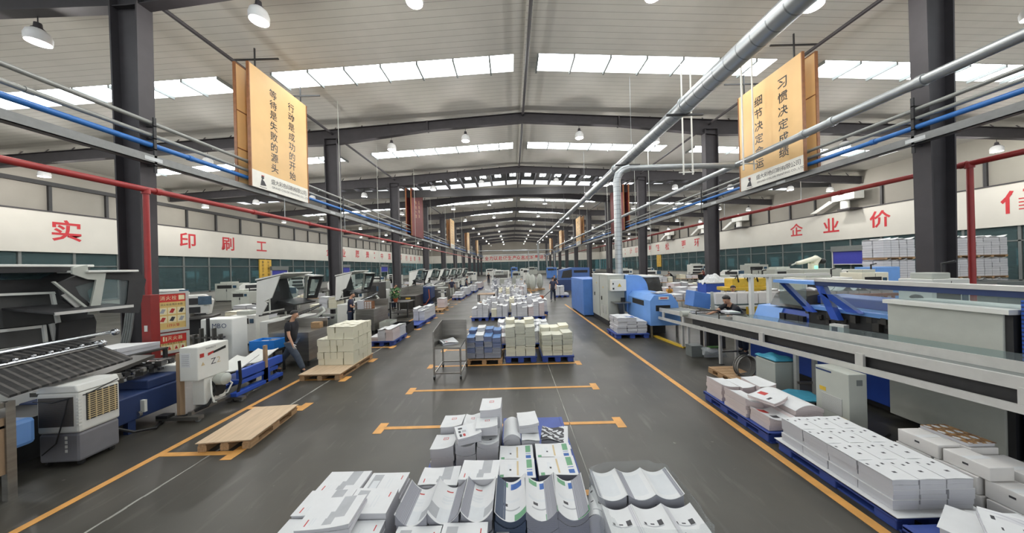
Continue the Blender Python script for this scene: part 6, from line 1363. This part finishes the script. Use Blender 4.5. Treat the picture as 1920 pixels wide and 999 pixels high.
# ---- collator with white bins
t = thing('collator_table', 'long white table carrying white collator bins behind the bending worker', 'table', (8.3, 10.7, 0)); M().bx(-1.15, 1.15, -.35, .35, .98, 1.04).build('top', 'mach_white', t); M().bx(-1.15, 1.15, -.36, .36, 1.04, 1.07).build('green_mat', 'pane_teal', t)
for x in (-1.08, 1.08):
    for y in (-.3, .3): M().bx(x - .03, x + .03, y - .03, y + .03, 0, .98).build('leg', 'mach_white', t)
M().bx(-1.1, 1.1, -.3, .3, .5, .53).build('shelf', 'mach_grey', t)
for k in range(6):
    openbox('collator_bin', 'white open collator bin, %s from the left behind the bending worker' % ORD[k], 'bin', 7.18 + k * .38, 7.53 + k * .38, 10.45, 10.95, .38, 'white_box', 1.072, .02)['group'] = 'collator bins'
t = thing('white_gantry', 'white square gantry frame beside the collator bins', 'frame', (8.05, 9.6, 0))
for x in (-.3, .28): M().bx(x - .05, x + .05, -.05, .05, 0, 2.05).build('post', 'mach_white', t)
M().bx(-.6, 2.2, -.06, .06, 2.05, 2.13).build('top_bar', 'mach_white', t)
t = thing('yellow_machine', 'yellow transfer machine behind the white gantry frame', 'machine', (9.9, 12.6, 0))
M().bx(-1.0, .9, -.3, .3, 1.35, 1.5).build('upper_beam', 'yellow', t, bevel=.02); M().bx(-.7, .7, -.25, .25, 1.5, 1.85).build('drive_box', 'yellow', t, bevel=.03); M().bx(-1.0, .9, -.28, .28, .75, .85).build('lower_beam', 'yellow', t)
for x in (-.9, .8): M().bx(x - .06, x + .06, -.1, .1, 0, 1.35).build('post', 'mach_white', t)
for k in range(4): M().tube([(-.6 + k * .4, -.26, 1.85), (-.55 + k * .4, -.3, 2.0), (-.45 + k * .4, -.26, 1.7)], .025, 6).build('hose', 'black', t)
t = thing('blue_bin', 'blue bin heaped with crumpled white plastic behind the binder', 'bin', (10.2, 15.0, 0)); M().bx(-.6, .6, -.35, .35, .1, 1.5).build('casing', 'blue_casing', t, bevel=.02)
M().bx(-.55, .55, -.3, .3, 0, .1).build('plinth', 'mach_dark', t)
m = M(); random.seed(4); m.sheet(lambda u, v: (-.62 + 1.24 * u, -.38 + .76 * v, 1.545 + .4 * math.sin(PI * u) * math.sin(PI * v) + .09 * math.sin(17 * u + 5 * v) * math.sin(13 * v)), 18, 12, .04); tag(m.build('plastic_heap', 'paper', loc=(10.2, 15.0, 0)), 'heap of crumpled white plastic on the blue bin', 'plastic')
# ---- robot arm
t = thing('robot_arm', 'cream robot arm on a grey base near the blue roller door', 'robot', (16.3, 16.0, 0)); M().bx(-1.0, 1.0, -.5, .5, 0, 2.05).build('base', 'mach_grey', t, bevel=.02)
M().tube([(0, 0, 2.05), (0, 0, 2.35)], .2, 14).build('turret', 'cream', t, smooth='auto'); M().tube([(.05, 0, 2.3), (.25, 0, 2.62), (.1, 0, 2.66)], [.15, .15, .13], 12).build('upper_arm', 'cream', t, smooth='auto'); M().tube([(.2, 0, 2.62), (-.8, -.1, 2.4), (-1.0, -.1, 2.38)], [.15, .11, .08], 12).build('forearm', 'cream', t, smooth='auto')
M().tube([(-1.0, -.1, 2.38), (-1.25, -.1, 2.28)], .04, 8).build('gripper', 'mach_grey', t); M().ball((.5, 0, 2.45), .16, 10).build('motor', 'black', t, smooth=True); M().lathe([(.05, 0), (.07, .02), (.07, .15), (.05, .17)], (-.3, -.45, 2.06), 10).build('signal_lamp', 'green_glow', t)
# ---- blue roller doors in the window walls
for i, (x, y0, y1, z0, z1, sg) in enumerate(((XR, 24.4, 28.2, 2.05, 3.2, 1), (XL, 67, 70.5, 2.2, 3.3, -1), (XL, 36.5, 39, 1.9, 2.9, -1), (XL, 51.5, 54, 2.2, 3.2, -1))):
    o = struct(M().bx(min(x - sg * .32, x - sg * .2), max(x - sg * .32, x - sg * .2), y0, y1, z0, z1).build('door_%d' % (i + 1), 'blue_tub' if False else 'navy_door' if 'navy_door' in MATS else 'blue_deep'))
    M().bx(min(x - sg * .45, x - sg * .18), max(x - sg * .45, x - sg * .18), y0 - .1, y1 + .1, z1, z1 + .5).build('shutter_box', 'frame_grey', o); M().bx(min(x - sg * .36, x - sg * .2), max(x - sg * .36, x - sg * .2), y0, y1, z0 - .08, z0).build('bottom_rail', 'alu', o)
    for y in (y0 - .08, y1 + .02): M().bx(min(x - sg * .36, x - sg * .18), max(x - sg * .36, x - sg * .18), y, y + .08, 0, z1).build('guide_rail', 'alu', o)
# ---- tiers of white paper at the right edge
for gi, (x0, n) in enumerate(((21.5, 4), (25.0, 8))):
    for T in range(3):
        zb = .0 + T * 1.22
        for q in range(n // 4):
            xa = x0 + q * 1.85
            t = thing('wooden_pallet', 'wooden pallet under %s tier of white paper, %s stack at the right edge' % (lay[T], ('left', 'middle', 'right')[gi + q]), 'pallet', (xa + .9, 17.6, zb), 0, 'pallets under the white paper tiers')
            M().bx(-.9, .9, -.55, .55, .09, .12).build('deck_boards', 'wood', t)
            for a in (-.8, 0, .8): M().bx(a - .07, a + .07, -.55, .55, 0, .09).build('runner', 'wood', t)
        for k in range(n):
            for r in range(2):
                xa = x0 + k * .46 + .02 * (k // 4)
                far_pile('tall white ream, %s from left, %s row, %s tier, %s group at the right edge' % (ORD[k], ('front', 'back')[r], lay[T], ('left', 'right')[gi]), xa, xa + .44, 17.08 + r * .54, 17.6 + r * .54, zb + .122, zb + 1.18, 'w', 'white paper tiers at the right edge', 'paper_ream')
openbox('plastic_bin', 'tall grey plastic bin behind the blue beam at the right edge', 'bin', 14.1, 15.2, 8.6, 9.6, 1.78, 'frame_grey', 0, .03)
for k in range(7): far_pile('pinkish white paper column, %s from left, seen under the blue beam' % ORD[k], 9.5 + k * .36, 9.83 + k * .36, 9.3, 9.8, 0.0, 1.62, 'p', 'paper columns behind the casing machine', 'paper_column')
t = thing('wooden_rail', 'orange wooden slatted rail before the pinkish paper columns', 'rail', (10.7, 8.95, 0)); M().bx(-1.3, 1.3, -.03, .03, 1.42, 1.5).build('top_rail', 'rust', t); M().bx(-1.3, 1.3, -.03, .03, 1.22, 1.28).build('lower_rail', 'rust', t)
for k in range(12): M().bx(-1.27 + k * .23, -1.23 + k * .23, -.03, .03, 0 if k % 5 == 0 else 1.28, 1.42).build('slat', 'rust', t)
pp = [o for o in bpy.data.objects if o.name == 'potted_plant'][0]
dup(pp, (8.9, 8.3, 0), 0, 'tall green plant seen through the glass guard of the casing machine', None, (1.5, 1.5, 1.75))
dup(pp, (3.2, 17.2, 0), 1, 'green plant on the floor left of the blue binder housing', None, (1.2, 1.2, 1.2)) if False else None
cabinet('blue_housing', 'pale blue machine housing beside the white paper tiers', 'machine housing', 19.7, 21.0, 16.0, 17.0, 2.05, 'blue_mach', None, False)
# ---- blue machine far down the right line and wrapped loads beside it
t = thing('casing_machine', 'distant blue machine with slanted hood beside the right line', 'casing machine', (6.5, 31, 0)); M().bx(-2.2, 1.8, -.8, .8, .0, 1.1).build('base', 'navy', t); M().prism([(-1.6, 1.1), (1.4, 1.1), (1.4, 2.3), (-.3, 2.35), (-1.6, 2.1)], -.8, .8, 'y').build('hood', 'blue_dark', t); M().bx(-.2, 1.2, -.82, -.78, 1.8, 2.05).build('window', 'black', t); M().prism([(-1.5, 1.3), (-.4, 1.3), (-.4, 2.15), (-1.3, 2.0)], -.82, -.78, 'y').build('window', 'mach_dark', t)
for i, (x, y) in enumerate(((1.5, 31), (2.4, 32.5), (1.2, 33.2))):
    t = thing('wrapped_machine', 'pale plastic wrapped load, %s of three in the right aisle' % ORD[i], 'wrapped load', (x + .6, y, 0)); M().bx(-.5, .5, -.5, .5, .0, .12).build('base', 'wood', t); m = M(); m.ball((0, 0, .9), (.36, .4, .85), 14); m.v = [(a + .04 * math.sin(19 * c), b + .04 * math.sin(23 * a), c) for a, b, c in m.v]; m.build('wrap', 'mach_grey', t)
# ---- brown board table and cream cover machine at the far centre
bench('brown board topped table among the centre paper rows', -2.3, -1.2, 19.2, 20.2, .85, 'board')
t = thing('sheet_machine', 'white machine with round cornered frame at the far end of the centre rows', 'machine', (-1.6, 41, 0)); M().bx(-1.2, 1.2, -.5, .5, .1, .9).build('base', 'mach_grey', t); M().frame([(-1.2, .9), (1.2, .9), (1.2, 2.1), (-1.2, 2.1)], [(-1.0, 1.05), (1.0, 1.05), (1.0, 1.95), (-1.0, 1.95)], -.4, .4, 'y').build('guard_frame', 'mach_white', t, bevel=.05); M().bx(-.9, .9, -.2, .2, .9, 1.5).build('rollers', 'steel_dark', t); M().bx(-1.1, 1.1, -.45, .45, 0, .1).build('plinth', 'mach_dark', t)
for i, (x, y, w, h, mt) in enumerate(((.6, 43, 1.2, 1.8, 'mach_grey'), (2.4, 52, 1.0, 2.1, 'mach_white'), (-8, 58, 2, 1.7, 'mach_white'), (8, 60, 2, 2.2, 'blue_deep'), (-3, 70, 2, 1.8, 'mach_grey'), (3, 75, 2, 2.0, 'mach_white'), (0.5, 68, 1.5, 2.4, 'blue_deep'), (-12, 70, 3, 2, 'mach_grey'), (12, 72, 3, 2, 'mach_white'), (-6, 85, 3, 2, 'mach_white'), (6, 88, 3, 2.2, 'mach_grey'))):
    cabinet('machine_cabinet', '%s machine cabinet towards the far end, %s from the camera' % ({'mach_white': 'white', 'mach_grey': 'grey', 'blue_deep': 'blue'}[mt], ORD[i]), 'cabinet', x - w / 2, x + w / 2, y - .5, y + .5, h, mt, 'machine cabinets at the far end')
# ---- fittings seen through the side windows
for i, (x, y, z, c) in enumerate(((-37, 24, 1.0, 'mach_white'), (-37, 32, 1.2, 'blue_mach'), (-37, 40, 1.1, 'mach_white'), (38, 26, 1.2, 'mach_white'), (38, 36, 1.1, 'mach_grey'), (38, 46, 1.2, 'mach_white'))):
    cabinet('machine_cabinet', 'pale machine behind the %s window glass, %s from the camera' % ('left' if x < 0 else 'right', ORD[i % 3]), 'cabinet', x - .8, x + .8, y - 1.8, y + 1.8, z + 1.0, c, 'machines behind the window glass')
for o in bpy.data.objects:
    if o.get('label') and not 4 <= len(o['label'].split()) <= 16: print('LABELLEN', o.name, len(o['label'].split()), o['label'])
